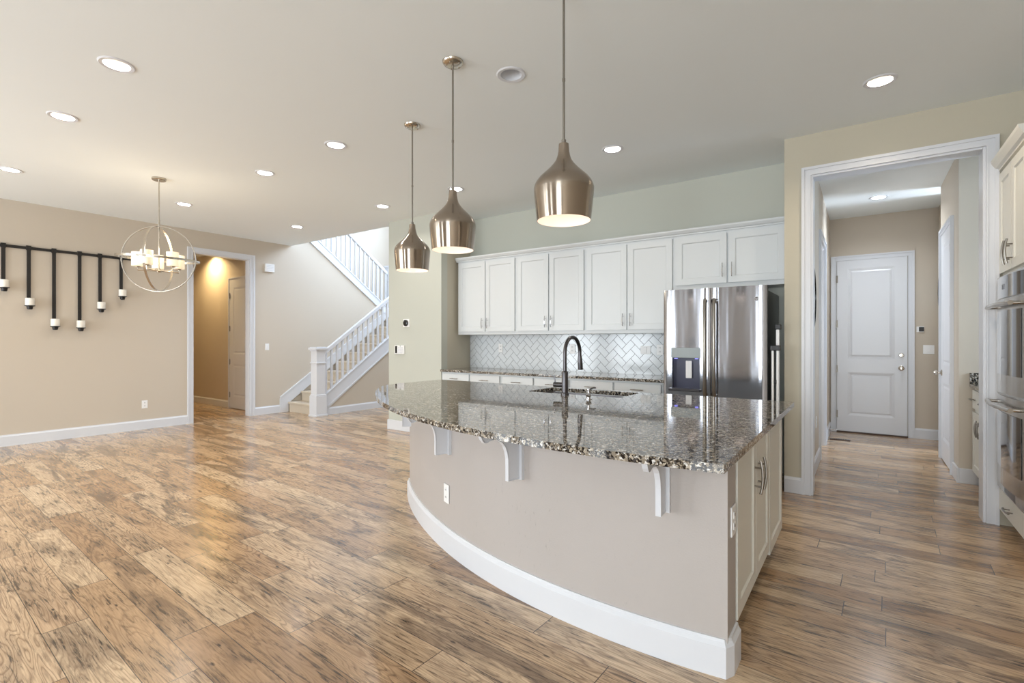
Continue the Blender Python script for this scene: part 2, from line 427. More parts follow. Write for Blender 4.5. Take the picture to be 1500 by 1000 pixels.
# hall opening wall
OX0, OX1, OZ = -0.362, 0.715, 2.70
wo = [(-0.56, 0), (OX0, 0), (OX0, OZ), (OX1, OZ), (OX1, 0), (EAST+1.1, 0), (EAST+1.1, CEIL), (-0.56, CEIL)]
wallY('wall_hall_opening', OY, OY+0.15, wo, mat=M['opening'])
LD0, LD1 = 6.45, 7.25
wallX('wall_hall_left', HLX-0.16, HLX, [(OY+0.15, 0), (LD0, 0), (LD0, 2.44), (LD1, 2.44), (LD1, 0), (HBY, 0), (HBY, CEIL), (OY+0.15, CEIL)])
wallY('wall_hall_back', HBY, HBY+0.12, rect(-1.6, 3.3, 0, CEIL))
wallX('wall_hall_right', HRX, HRX+0.12, rect(6.08, 7.38, 0, CEIL))
wallY('wall_pantry_back', 6.08, 6.20, rect(HRX+0.12, 2.5, 0, CEIL))
wallX('wall_pantry_right', 2.4, 2.52, rect(OY+0.15, 6.08, 0, CEIL), [rect(5.15, 5.85, 1.2, 2.2)])
wallY('wall_mudroom_front', 7.26, 7.38, rect(HRX+0.12, 3.3, 0, CEIL))
wallX('wall_mudroom_right', 3.2, 3.32, rect(7.38, HBY, 0, CEIL), [rect(7.5, 8.3, 1.0, 2.2)])
wallX('wall_side_room_left', -1.62, -1.5, rect(5.62, HBY, 0, CEIL), [rect(6.4, 7.4, 1.0, 2.2)])  # window hole added for the side room fill
# east kitchen wall + rear wall
wallX('wall_east', EAST, EAST+0.12, rect(REAR-0.2, OY, 0, CEIL))
wallY('wall_rear', REAR-0.14, REAR, rect(LX, EAST, 0, CEIL), [rect(a, c, 0.2, 2.7) for a, c in WINS])
for i, (wa, wb) in enumerate(WINS):
    b = B()
    for (x0, x1, z0, z1) in ((wa-0.08, wb+0.08, 2.7, 2.78), (wa-0.08, wb+0.08, 0.14, 0.2), (wa-0.08, wa, 0.2, 2.7), (wb, wb+0.08, 0.2, 2.7),
                             ((wa+wb)/2-0.02, (wa+wb)/2+0.02, 0.2, 2.7)):
        bx(b, x0, x1, REAR, REAR+0.025, z0, z1, 0.004)
    struct('window_%d' % (i+1), b, M['trim'])
b = B()
for (x0, x1, z0, z1) in ((-8.49, -6.71, 5.25, 5.34), (-8.49, -6.71, 3.86, 3.95), (-8.49, -8.4, 3.95, 5.25), (-6.8, -6.71, 3.95, 5.25)):
    bx(b, x0, x1, 8.475, 8.5, z0, z1, 0.004)
struct('window_5', b, M['trim'])
b = B()
for (y0, y1, z0, z1) in ((6.02, 7.78, 5.2, 5.28), (6.02, 7.78, 3.72, 3.8), (6.02, 6.1, 3.8, 5.2), (7.7, 7.78, 3.8, 5.2)):
    bx(b, CX0-0.025, CX0, y0, y1, z0, z1, 0.004)
struct('window_6', b, M['trim'])  # frame of the invented side window, added with the stair fill
# left corridor behind the cased opening
wallY('wall_corridor_right', 4.62, 4.74, rect(-12.6, LX-WT, 0, CEIL))
wallY('wall_corridor_left', 3.05, 3.17, rect(-12.6, LX-WT, 0, CEIL))
wallX('wall_corridor_end', -12.72, -12.6, rect(3.05, 4.74, 0, CEIL))

# ---------------------------------------------------------------- casings and baseboards
def casing_face(b, u0, u1, z1, w, fn, d=0.018):
    """cased opening on one face; fn(u, t, z) maps; t grows out of the wall"""
    e = 0.0015
    for (a, c, z0, zz) in ((u0-w+e, u0-e, 0, z1+w-e), (u1+e, u1+w-e, 0, z1+w-e), (u0-e, u1+e, z1+e, z1+w-e)):
        vs = bx(b, 0, 1, 0, 1, 0, 1)
        for v in vs:
            v.co = fn(a+(c-a)*v.co.x, d*0.72*v.co.y, z0+(zz-z0)*v.co.z)
    # raised outer bead and inner bead
    for (o0, o1, dd) in ((w-0.022, w, d*1.35), (0.0, 0.012, d)):
        for (a, c, z0, zz) in ((u0-o1, u0-o0, 0, z1+o1), (u1+o0, u1+o1, 0, z1+o1), (u0-o0, u1+o0, z1+o0, z1+o1)):
            vs = bx(b, 0, 1, 0, 1, 0, 1)
            for v in vs: v.co = fn(a+(c-a)*v.co.x, dd*v.co.y, z0+(zz-z0)*v.co.z)
ntrim = [0]
def trim(bm, label=None):
    ntrim[0] += 1
    return struct('trim_%d' % ntrim[0], bm, M['trim'], label, 'trim' if label else None)
# big hall opening: casing + jamb lining
b = B(); casing_face(b, OX0, OX1, OZ, 0.068, lambda u, t, z: Vector((u, OY - t, z)))
bx(b, OX0+0.0006, OX0+0.016, OY-0.002, OY+0.155, 0, OZ); bx(b, OX1-0.016, OX1-0.0006, OY-0.002, OY+0.155, 0, OZ-0.0006); bx(b, OX0+0.017, OX1-0.017, OY-0.002, OY+0.155, OZ-0.016, OZ-0.0006)
trim(b, 'white casing around the tall hall opening')
# left wall cased opening
b = B(); casing_face(b, DY0, DY1, DZ, 0.075, lambda u, t, z: Vector((LX + t, u, z)))
bx(b, LX-WT-0.005, LX+0.002, DY0+0.0006, DY0+0.016, 0, DZ-0.0006); bx(b, LX-WT-0.005, LX+0.002, DY1-0.016, DY1-0.0006, 0, DZ-0.0006); bx(b, LX-WT-0.005, LX+0.002, DY0+0.017, DY1-0.017, DZ-0.016, DZ-0.0006)
trim(b, 'white casing around the left corridor opening')
# side opening in hall left wall
b = B(); casing_face(b, LD0, LD1, 2.44, 0.085, lambda u, t, z: Vector((HLX + t, u, z)))
bx(b, HLX-0.165, HLX+0.002, LD0+0.0006, LD0+0.016, 0, 2.4394); bx(b, HLX-0.165, HLX+0.002, LD1-0.016, LD1-0.0006, 0, 2.4394); bx(b, HLX-0.165, HLX+0.002, LD0+0.017, LD1-0.017, 2.424, 2.4394)
trim(b, 'white casing around the side doorway in the hall')
# hall entry door casing
b = B(); casing_face(b, -0.315, 0.487, 2.44, 0.068, lambda u, t, z: Vector((u, HBY - t, z)), 0.02); trim(b, 'white casing around the hall entry door')
# hall side door casing (right wall)
b = B(); casing_face(b, 6.44, 7.22, 2.46, 0.06, lambda u, t, z: Vector((HRX - t, u, z)), 0.022); trim(b)
# corridor door casing
b = B(); casing_face(b, -9.96, -9.10, 2.44, 0.07, lambda u, t, z: Vector((u, 4.62 - t, z))); trim(b)

nb = [0]
def base(name, p0, p1, nrm, h=0.135, t=0.016):
    """baseboard from p0 to p1 (xy), standing out along nrm"""
    b = B(); p0 = Vector((*p0, 0)); p1 = Vector((*p1, 0)); n = Vector((*nrm, 0)); L = (p1-p0)
    prof = [(0, 0), (t, 0), (t, h-0.022), (t*0.55, h-0.010), (t*0.45, h), (0, h)]
    prism(b, prof, lambda u, v, w: p0 + L*w + n*u + Vector((0, 0, v)), 0, 1)
    return struct(name, b, M['trim'])
base('baseboard_left', (LX, REAR), (LX, DY0-0.075), (1, 0), 0.14)
base('baseboard_left_stair', (LX, DY1+0.075), (LX, 4.84), (1, 0), 0.14)
base('baseboard_opening_left', (-0.56, OY), (OX0-0.068, OY), (0, -1))
b = B(); bx(b, CX0-0.016, KX+0.0, CY-0.016, CY, 0, 0.14, 0.003); bx(b, CX0-0.016, CX0, CY+0.001, 8.4, 0, 0.14, 0.003); struct('baseboard_column', b, M['trim'])
base('baseboard_hall_left', (HLX, OY+0.15), (HLX, LD0-0.085), (1, 0))
base('baseboard_hall_left_far', (HLX, LD1+0.085), (HLX, HBY), (1, 0))
base('baseboard_hall_back', (0.555, HBY), (3.2, HBY), (0, -1))
b = B(); bx(b, HRX-0.016, HRX, 6.064, 6.38, 0, 0.135, 0.003); bx(b, HRX+0.0005, 0.9, 6.064, 6.08, 0, 0.135, 0.003)
bx(b, HRX-0.016, HRX, 7.28, 7.396, 0, 0.135, 0.003); struct('baseboard_hall_right', b, M['trim'])
base('baseboard_corridor_right', (-12.6, 4.62), (-10.03, 4.62), (0, -1))
base('baseboard_rear', (LX, REAR), (EAST, REAR), (0, 1))
base('baseboard_east', (EAST, REAR), (EAST, 3.3), (-1, 0))

# ---------------------------------------------------------------- doors
def panel_door(bm, w, h, t, panels, d=0.008):
    """slab 0..w x 0..t x 0..h with raised-frame panels on both faces"""
    xs = sorted({0, w} | {p[0] for p in panels} | {p[1] for p in panels})
    bx(bm, 0, w, d, t-d, 0, h)
    for side in (0, 1):
        y0, y1 = ((0, d) if side == 0 else (t-d, t))
        pz = sorted(panels, key=lambda p: p[2])
        L, R = panels[0][0], panels[0][1]
        bx(bm, 0, L, y0, y1, 0, h); bx(bm, R, w, y0, y1, 0, h)
        z = 0
        for p in pz:
            bx(bm, L, R, y0, y1, z, p[2]); z = p[3]
        bx(bm, L, R, y0, y1, z, h)
        for p in pz:    # sloped moulding + raised field
            i = 0.035
            q0 = [(p[0], p[2]), (p[1], p[2]), (p[1], p[3]), (p[0], p[3])]
            q1 = [(p[0]+i, p[2]+i), (p[1]-i, p[2]+i), (p[1]-i, p[3]-i), (p[0]+i, p[3]-i)]
            q2 = [(p[0]+i+.02, p[2]+i+.02), (p[1]-i-.02, p[2]+i+.02), (p[1]-i-.02, p[3]-i-.02), (p[0]+i+.02, p[3]-i-.02)]
            yo = 0.0 if side == 0 else t; yi = d*1.0 if side == 0 else t-d; ym = d*0.25 if side == 0 else t-d*0.25
            lv = [[bm.verts.new((x, y, z)) for x, z in q] for q, y in ((q0, yo), (q1, yi-(0.0005 if side == 0 else -0.0005)), (q2, ym))]
            for a, c in zip(lv, lv[1:]):
                for k in range(4): bm.faces.new((a[k], a[(k+1)%4], c[(k+1)%4], c[k]))
            bm.faces.new(lv[2])
def knob(bm, r=0.027):
    """knob pointing to -Y from the origin"""
    lathe(bm, [(0.0, 0), (0.033, 0), (0.033, -0.006), (0.026, -0.011), (0.011, -0.014), (0.011, -0.034), (0.020, -0.040), (r, -0.052), (r, -0.060), (0.018, -0.070), (0.001, -0.072)], (0,0,0), 24, False, 'Y')
def hinge(bm, z, x=0.0, y=-0.004):
    bx(bm, x-0.012, x+0.012, y-0.002, y+0.004, z-0.05, z+0.05); cyl(bm, (x, y-0.004, 0), 0.006, z-0.052, z+0.052, 10)

def make_door(name, w, h, panels, loc, rotz, knob_x, knob_z, hinge_x, hz, label, dead=None, lever=False):
    b = B(); panel_door(b, w, h, 0.035, panels)
    o = obj(name, b, M['trim']); o['kind'] = 'structure'; o['label'] = label; o['category'] = 'door'
    b = B(); knob(b) if not lever else knob(b)
    bmesh.ops.translate(b, vec=(knob_x, 0, knob_z), verts=b.verts); obj('door_knob', b, M['nickel'], o)
    if dead:
        b = B(); lathe(b, [(0.0, 0), (0.030, 0), (0.030, -0.008), (0.024, -0.016), (0.022, -0.020), (0.001, -0.021)], (knob_x, 0, dead), 24, False, 'Y')
        bx(b, knob_x-0.004, knob_x+0.004, -0.034, -0.018, dead-0.013, dead+0.013, 0.002); obj('deadbolt', b, M['nickel'], o)
    for z in hz:
        b = B(); hinge(b, z, hinge_x); obj('hinge', b, M['handle'], o)
    o.location = loc; o.rotation_euler = (0, 0, rotz)
    return o
# entry door at hall end (hinges left, knob right)
make_door('door_1', 0.79, 2.415, [(0.125, 0.655, 0.225, 0.835), (0.125, 0.655, 1.025, 2.30)], (-0.31, HBY-0.036, 0.02), 0,
          0.725, 0.91, 0.0, (0.24, 0.88, 1.52, 2.16), 'white two-panel entry door closing the end of the hall', dead=1.085)
b = B(); bx(b, -0.315, 0.487, HBY-0.05, HBY, 0, 0.018); o = struct('trim_threshold', b, M['wood_dark'])
# closet door on hall right wall, hinges on the near side, knob on the far side
make_door('door_2', 0.78, 2.45, [(0.13, 0.65, 0.22, 0.84), (0.13, 0.65, 1.03, 2.32)], (HRX-0.012, 7.22, 0.012), -PI/2,
          0.075, 0.94, 0.775, (0.30, 0.92, 1.58, 2.22), 'white two-panel closet door on the right hall wall, seen edge on')
# corridor door
make_door('door_3', 0.86, 2.43, [(0.13, 0.73, 0.22, 0.84), (0.13, 0.73, 1.03, 2.30)], (-9.96, 4.60, 0.012), 0,
          0.785, 0.93, 0.0, (0.25, 0.88, 1.52, 2.15), 'white two-panel door in the tan corridor at left')

# ---------------------------------------------------------------- outlets, switches, wall devices
def plate_thing(name, label, cat, loc, rotz, kind, w=0.072, h=0.116, group=None):
    """faces local -Y"""
    t = thing(name, label, cat, (0,0,0), group)
    b = B(); bx(b, -w/2, w/2, -0.006, 0, -h/2, h/2, 0.002); obj('plate', b, M['plastic'], t)
    if kind == 'outlet':
        for sx in ((0,) if w < h*1.2 else (0,)):
            for s in (-1, 1):
                if w > h: cx, cz = s*0.022, 0
                else: cx, cz = 0, s*0.022
                b = B(); bx(b, cx-0.014, cx+0.014, -0.009, -0.005, cz-0.014, cz+0.014, 0.003); f = obj('socket', b, M['plastic'], t)
                b = B(); bx(b, cx-0.007, cx-0.004, -0.0097, -0.0085, cz-0.004, cz+0.007); bx(b, cx+0.004, cx+0.007, -0.0097, -0.0085, cz-0.004, cz+0.007)
                obj('slot', b, M['slot'], f)
    elif kind == 'switch':
        b = B(); bx(b, -0.017, 0.017, -0.011, -0.005, -0.033, 0.033, 0.002); obj('rocker', b, M['plastic'], t)
    t.location = loc; t.rotation_euler = (0, 0, rotz)
    return t
plate_thing('electrical_outlet', 'white wall outlet low on the tan left wall, left of the corridor opening', 'outlet', (LX, 2.78, 0.365), PI/2, 'outlet')
plate_thing('light_switch', 'white light switch on the left wall between the corridor opening and the stairs', 'switch', (LX, 4.61, 1.19), PI/2, 'switch')
t = thing('door_chime', 'white square chime box high on the left wall beside the corridor opening', 'door chime', (LX, 4.645, 2.585))
b = B(); bx(b, LX, LX+0.045, 4.565, 4.725, 2.52, 2.66, 0.006); ch = obj('housing', b, M['plastic'], t)
b = B()
for k in range(4): bx(b, LX+0.044, LX+0.047, 4.585, 4.705, 2.545+k*0.028, 2.553+k*0.028)
obj('grille', b, M['trim'], ch)
# thermostat + alarm panel on the short wall
t = thing('thermostat', 'round black thermostat on a square white plate above the alarm panel', 'thermostat', (-5.341, CY, 1.554))
b = B(); bx(b, -5.341-0.062, -5.341+0.062, CY-0.008, CY, 1.495, 1.612, 0.004); obj('plate', b, M['plastic'], t)
b = B(); lathe(b, [(0.044, -0.006), (0.044, -0.026), (0.038, -0.030), (0.001, -0.031)], (-5.341, CY, 1.554), 32, False, 'Y'); obj('dial', b, M['black'], t, 'glossy black round dial')
t = thing('alarm_panel', 'white alarm keypad with a black screen below the thermostat', 'alarm panel', (-5.47, CY, 1.17))
b = B(); bx(b, -5.57, -5.375, CY-0.022, CY, 1.11, 1.235, 0.005); pn = obj('housing', b, M['plastic'], t)
b = B(); bx(b, -5.555, -5.515, CY-0.025, CY-0.020, 1.12, 1.225, 0.002); obj('screen', b, M['black'], t, 'narrow black screen')
b = B()
for i in range(3):
    for j in range(4): bx(b, -5.49+i*0.034, -5.466+i*0.034, CY-0.026, CY-0.021, 1.122+j*0.024, 1.138+j*0.024, 0.001)
obj('keypad', b, M['trim'], t)
b = B(); bx(b, -5.46, -5.435, CY-0.0245, CY-0.021, 1.221, 1.228); obj('badge', b, M['black'], t)
# hall devices
t = thing('door_keypad', 'small dark wall keypad on white plate right of the entry door', 'keypad', (0.614, HBY, 1.454))
b = B(); bx(b, 0.575, 0.655, HBY-0.008, HBY, 1.415, 1.49, 0.002); obj('plate', b, M['plastic'], t)
b = B(); bx(b, 0.60, 0.652, HBY-0.02, HBY-0.007, 1.425, 1.482, 0.003); obj('keypad', b, M['slot'], t)
plate_thing('light_switch', 'white light switch at waist height right of the hall entry door', 'switch', (0.70, HBY, 1.185), 0, 'switch', 0.115, 0.118)
plate_thing('electrical_outlet', 'white outlet low on the left hall wall behind the opening casing', 'outlet', (HLX, 5.95, 0.467), PI/2, 'outlet')
# island plates (placed on the curved wall below)
# backsplash outlets
for (x, lb) in ((-4.097, 'leftmost outlet in the herringbone backsplash'), (-2.974, 'outlet in the herringbone backsplash behind the faucet'),
                (-1.864, 'outlet in the herringbone backsplash touching the fridge side')):
    plate_thing('electrical_outlet', lb, 'outlet', (x, BY-0.0145, 1.20), 0, 'outlet', group='outlets in the backsplash')
plate_thing('light_switch', 'wide horizontal switch plate in the backsplash left of the fridge', 'switch', (-2.03, BY-0.0145, 1.195), 0, 'switch', 0.12, 0.09)

# round mirrors in the hall
def round_mirror(loc, rotz, r, label):
    t = thing('round_mirror', label, 'mirror', (0,0,0), 'round hall mirrors')
    b = B(); lathe(b, [(r-0.010, -0.001), (r-0.010, -0.012), (r, -0.012), (r, -0.001), (r-0.010, -0.001)], (0,0,0), 56, False, 'Y'); obj('frame', b, M['black'], t)
    b = B(); lathe(b, [(0.001, -0.006), (r-0.010, -0.006)], (0,0,0), 56, False, 'Y'); obj('glass', b, M['mirror'], t)
    t.location = loc; t.rotation_euler = (0, 0, rotz); return t
round_mirror((HLX+0.001, 5.53, 1.72), PI/2, 0.30, 'thin black round mirror seen edge on, on the left hall wall')
round_mirror((0.80, 8.17, 1.93), -PI/2, 0.30, 'thin black rimmed round mirror peeking out beyond the hall closet door')
b = B(); bx(b, 0.80, 0.86, 7.75, HBY, 0, CEIL); struct('wall_hall_return', b, M['wall'])
# floor register + door stop
t = thing('floor_register', 'small dark floor register in the planks before the entry door', 'floor vent', (-0.25, 7.78, 0))
b = B(); bx(b, -0.36, -0.14, 7.74, 7.82, 0, 0.006, 0.002); obj('frame', b, M['wood_dark'], t)
b = B()
for k in range(8): bx(b, -0.345+k*0.025, -0.333+k*0.025, 7.75, 7.81, 0.005, 0.008)
obj('louver', b, M['black'], t)
t = thing('door_stop', 'small spring door stop on the baseboard at the hall corner', 'door stop', (HLX+0.016, 8.2, 0.07))
b = B(); tube(b, [(HLX+0.016, 8.2, 0.07), (HLX+0.085, 8.2, 0.066)], 0.006); obj('spring', b, M['chrome'], t)
b = B(); tube(b, [(HLX+0.085, 8.2, 0.066), (HLX+0.10, 8.2, 0.065)], 0.010); obj('rubber_tip', b, M['plastic'], t)

# ---------------------------------------------------------------- cabinet parts
def shaker(bm, w, h, t=0.020, fr=0.062, rec=0.009, pull=None):
    """door facing -Y: x 0..w, y -t..0, z 0..h"""
    bx(bm, 0, w, -t+rec, 0, 0, h)
    for (x0, x1, z0, z1) in ((0, fr, 0, h), (w-fr, w, 0, h), (fr, w-fr, 0, fr), (fr, w-fr, h-fr, h)):
        bx(bm, x0, x1, -t, -t+rec, z0, z1)
    # small sloped bead inside the frame
    i = 0.008
    q0 = [(fr, fr), (w-fr, fr), (w-fr, h-fr), (fr, h-fr)]; q1 = [(fr+i, fr+i), (w-fr-i, fr+i), (w-fr-i, h-fr-i), (fr+i, h-fr-i)]
    a = [bm.verts.new((x, -t+0.002, z)) for x, z in q0]; c = [bm.verts.new((x, -t+rec-0.0005, z)) for x, z in q1]
    for k in range(4): bm.faces.new((a[k], a[(k+1)%4], c[(k+1)%4], c[k]))
def pull(bm, x, z, y, L=0.135, vertical=True):
    """arched bar pull standing off to -Y"""
    pts = []
    for k in range(9):
        s = -1 + 2*k/8; d = 0.026 + 0.010*(1-s*s)
        pts.append((x, y-d, z+s*L/2) if vertical else (x+s*L/2, y-d, z))
    tube(bm, pts, 0.0065, 10, flat=0.0045)
    for s in (-0.55, 0.55):
        p0 = (x, y, z+s*L/2) if vertical else (x+s*L/2, y, z)
        p1 = (p0[0], y-0.032, p0[2]); tube(bm, [p0, p1], 0.0045, 8)
def cabinet(name, label, cat, w, depth, z0, z1, fronts, mat, loc, rotz=0, group=None, toe=0.0, pullmat='handle', face=True, body_top=None):
    """box x 0..w, y 0..depth (front at y=0 facing -Y); fronts: (kind, x0, x1, z0, z1, pullx, pullz)"""
    t = thing(name, label, cat, (0,0,0), group)
    b = B(); bx(b, 0.0005, w-0.0005, 0, depth, z0+toe, body_top or z1)
    if toe: bx(b, 0.0005, w-0.0005, 0.075, depth, z0, z0+toe)
    obj('body', b, mat, t)
    for f in fronts:
        k, x0, x1, a, c, px_, pz_ = f
        b = B()
        if k == 'door' or c-a > 0.3: shaker(b, x1-x0, c-a)
        else:
            bx(b, 0, x1-x0, -0.020, 0, 0, c-a, 0.003)
        bmesh.ops.translate(b, vec=(x0, 0, a), verts=b.verts)
        o = obj('door' if k == 'door' else ('end_panel' if k == 'panel' else 'drawer'), b, mat, t)
        if px_ is not None:
            b = B(); pull(b, px_, pz_, -0.020, vertical=(k == 'door')); obj('handle', b, M[pullmat], o)
    t.location = loc; t.rotation_euler = (0, 0, rotz)
    return t

# upper cabinets (front at Y=5.17)
UY = 5.19
def pair(w, z0, z1, pz, g=0.016, e=0.02):
    m = w/2
    return [('door', e, m-g/2, z0, z1, m-g/2-0.035, pz), ('door', m+g/2, w-e, z0, z1, m+g/2+0.035, pz)]
ux = [(-4.62, -3.625), (-3.625, -2.64), (-2.64, -1.61)]
ulab = ['white wall cabinet pair nearest the stairs, leftmost of the upper run', 'white wall cabinet pair in the middle of the upper run', 'white wall cabinet pair directly left of the fridge']
for (a, c), lb in zip(ux, ulab):
    cabinet('wall_cabinet', lb, 'cabinet', c-a, BY-UY, 1.385, 2.39, pair(c-a, 1.425, 2.365, 1.535), M['cab'], (a, UY, 0), group='upper kitchen cabinets', pullmat='chrome')
cabinet('wall_cabinet', 'short white wall cabinet pair above the fridge', 'cabinet', -0.565+1.61, BY-UY, 1.83, 2.39, pair(1.045, 1.875, 2.365, 2.0), M['cab'], (-1.61, UY, 0), group='upper kitchen cabinets', pullmat='chrome')
t = thing('crown_moulding', 'white crown moulding along the top of the upper kitchen cabinets', 'moulding', (-4.62, UY, 2.39))
b = B(); prof = [(0, 0), (-0.018, 0.0), (-0.018, 0.012), (-0.03, 0.02), (-0.045, 0.042), (-0.045, 0.058), (0, 0.058)]
prism(b, prof, lambda u, v, w: Vector((w, UY+u, 2.39+v)), -4.64, -0.563)
bx(b, -4.64, -0.563, UY+0.001, BY-0.001, 2.392, 2.446)
obj('moulding', b, M['cab'], t)

# base cabinets along the back wall
bcx = [(-4.655, -3.65), (-3.65, -2.68), (-2.68, -1.63)]
blab = ['white base cabinet at the left end of the back counter', 'white base cabinet in the middle under the back counter', 'white base cabinet under the back counter beside the fridge']
BF = 4.90
for (a, c), lb in zip(bcx, blab):
    w = c-a; m = w/2
    fr = [('drawer', 0.03, m-0.012, 0.70, 0.862, m/2, 0.80), ('drawer', m+0.012, w-0.02, 0.70, 0.862, 1.5*m, 0.80),
          ('door', 0.03, m-0.012, 0.13, 0.68, m-0.06, 0.58), ('door', m+0.012, w-0.02, 0.13, 0.68, m+0.06, 0.58)]
    cabinet('base_cabinet', lb, 'cabinet', w, BY-BF-0.02, 0, 0.883, fr, M['cab'], (a, BF, 0), group='base cabinets under the back counter', toe=0.10)
t = thing('back_countertop', 'speckled granite countertop under the herringbone backsplash', 'countertop', (-4.655, BF, 0.884))
b = B(); bx(b, -4.658, -1.60, 4.865, BY-0.016, 0.884, 0.914, 0.004); obj('slab', b, M['granite'], t)

# herringbone backsplash
def herring():
    W, L, G = 0.0762, 0.1524, 0.0034
    b = B(); x0, x1, z0, z1 = -4.655, -1.60, 0.915, 1.384
    R = Matrix.Rotation(PI/4, 4, 'Z')
    cx_, cz_ = (x0+x1)/2, (z0+z1)/2
    for i in range(-16, 17):
        for k in range(-8, 9):
            ox = k*W + i*L; oy = k*W - i*L
            for (a0, a1, c0, c1) in ((ox, ox+L, oy, oy+W), (ox+L, ox+L+W, oy+W-L, oy+W)):
                pts = [R @ Vector((x, y, 0)) for x, y in ((a0+G/2, c0+G/2), (a1-G/2, c0+G/2), (a1-G/2, c1-G/2), (a0+G/2, c1-G/2))]
                P = [(cx_+p.x, cz_+p.y) for p in pts]
                mx = sum(p[0] for p in P)/4; mz = sum(p[1] for p in P)/4
                if not (x0-0.12 < mx < x1+0.12 and z0-0.12 < mz < z1+0.12): continue
                lo = [b.verts.new((p[0], BY-0.005, p[1])) for p in P]
                c = Vector((mx, 0, mz))
                hi = [b.verts.new((p[0]+(mx-p[0])*0.012, BY-0.0125, p[1]+(mz-p[1])*0.012)) for p in P]
                b.faces.new(hi)
                for q in range(4): b.faces.new((lo[q], lo[(q+1)%4], hi[(q+1)%4], hi[q]))
    for co, no in (((x0,0,0), (-1,0,0)), ((x1,0,0), (1,0,0)), ((0,0,z0), (0,0,-1)), ((0,0,z1), (0,0,1))):
        bmesh.ops.bisect_plane(b, geom=b.verts[:]+b.edges[:]+b.faces[:], plane_co=co, plane_no=no, clear_outer=True)
    return b
t = thing('tile_backsplash', 'white herringbone tile backsplash with grey grout above the back counter', 'backsplash', (-3.1, BY, 0.914))
obj('tiles', herring(), M['tile'], t)
b = B(); bx(b, -4.658, -1.60, BY-0.0105, BY-0.001, 0.9145, 1.384); obj('grout', b, M['grout'], t)

# ---------------------------------------------------------------- island
IC = (-0.85, 5.27); IR = 3.25       # curved wall
TC = (-0.80, 5.07); TR = 3.433      # countertop arc
def arc(c, R, xa, xb, n=48):
    a0 = math.acos((xa-c[0])/R); a1 = math.acos((xb-c[0])/R)
    return [(c[0]+R*math.cos(a0+(a1-a0)*k/n), c[1]-R*math.sin(a0+(a1-a0)*k/n)) for k in range(n+1)]
isl = thing('kitchen_island', 'greige curved kitchen island with white baseboard and cabinet end', 'kitchen island', (-1.7, 2.9, 0))
out = [(x, y - (0.05*((-2.2-x)/0.9)**2 if x < -2.2 else 0.0)) for x, y in arc(IC, IR, -0.43, -3.12, 48)]
poly = out + [(-3.12, 3.30), (-2.9, 3.30), (-2.9, 2.95), (-1.08, 2.35), (-1.08, 2.19), (-0.43, 2.19)]
b = B(); prism(b, poly, lambda u, v, w: Vector((u, v, w)), 0.0, 0.883)
for f in b.faces:
    if abs(f.normal.z) < 0.1: f.smooth = False
w = obj('curved_wall', b, M['island_paint'], isl, 'curved greige painted wall')
# baseboard following the curve and wrapping both ends
def curved_base():
    b = B(); t, h = 0.020, 0.145
    path = [(-0.43, 2.20)] + [(-0.43, out[0][1]+0.03)] + [(-0.445, out[0][1])] + out[2:] + [(-3.12, 3.30)]
    P = [Vector((x, y, 0)) for x, y in path]; n = len(P)
    prof = [(0, 0), (t, 0), (t, h-0.026), (t*0.5, h-0.012), (t*0.4, h), (0, h)]
    rings = []
    for i in range(n):
        d0 = (P[i]-P[i-1]).normalized() if i else (P[1]-P[0]).normalized()
        d1 = (P[i+1]-P[i]).normalized() if i < n-1 else d0
        n0 = Vector((-d0.y, d0.x, 0)); n1 = Vector((-d1.y, d1.x, 0)); m = (n0+n1).normalized(); m = m/max(0.5, m.dot(n0))
        rings.append([b.verts.new(P[i] + m*u*1.0 + Vector((0, 0, v))) for u, v in prof])
    k = len(prof)
    for a, c in zip(rings, rings[1:]):
        for q in range(k): b.faces.new((a[q], a[(q+1)%k], c[(q+1)%k], c[q]))
    b.faces.new(rings[0][::-1]); b.faces.new(rings[-1])
    return b
obj('baseboard', curved_base(), M['trim'], isl, 'tall white curved baseboard')
# cabinet body behind the wall
b = B(); bx(b, -1.05, -0.445, 2.20, 3.10, 0.10, 0.883); bx(b, -1.15, -0.445, 3.10, 3.58, 0.10, 0.883); bx(b, -2.9, -2.33, 2.97, 3.58, 0.10, 0.883); bx(b, -2.33, -1.15, 2.90, 3.58, 0.10, 0.62)
bx(b, -2.9, -0.52, 2.97, 3.50, 0.0, 0.10); bx(b, -1.05, -0.52, 2.25, 3.0, 0.0, 0.10)
bx(b, -2.33, -1.15, 3.56, 3.58, 0.62, 0.883)
obj('cabinet_body', b, M['cab'], isl)
# end doors facing +X
def face_px(build, y0, z0, x=-0.445):
    """local door (facing -Y, 0..w) turned to face +X with its left edge at y0"""
    b = B(); build(b)
    bmesh.ops.rotate(b, verts=b.verts, cent=(0,0,0), matrix=Matrix.Rotation(PI/2, 3, 'Z'))
    bmesh.ops.translate(b, vec=(x, y0, z0), verts=b.verts); return b
for (y0, y1, z0, hx) in ((2.212, 2.640, 0.145, 0.33+0.045), (2.652, 3.050, 0.145, 0.045)):
    d = obj('door', face_px(lambda bm: shaker(bm, y1-y0, 0.865-z0), y0, z0), M['oven_cab'], isl)
    obj('handle', face_px(lambda bm: pull(bm, hx if hx < 0.2 else y1-y0-0.04, 0, -0.020, 0.16), y0, 0.655), M['handle'], d)
obj('end_panel', face_px(lambda bm: shaker(bm, 0.50, 0.755), 3.075, 0.11), M['oven_cab'], isl)
for k in range(3):
    x1 = -1.15-(k*0.585)
    b = B(); shaker(b, 0.565, 0.72); bmesh.ops.rotate(b, verts=b.verts, cent=(0,0,0), matrix=Matrix.Rotation(PI, 3, 'Z'))
    bmesh.ops.translate(b, vec=(x1-0.01, 3.58, 0.14), verts=b.verts); obj('door', b, M['cab'], isl)
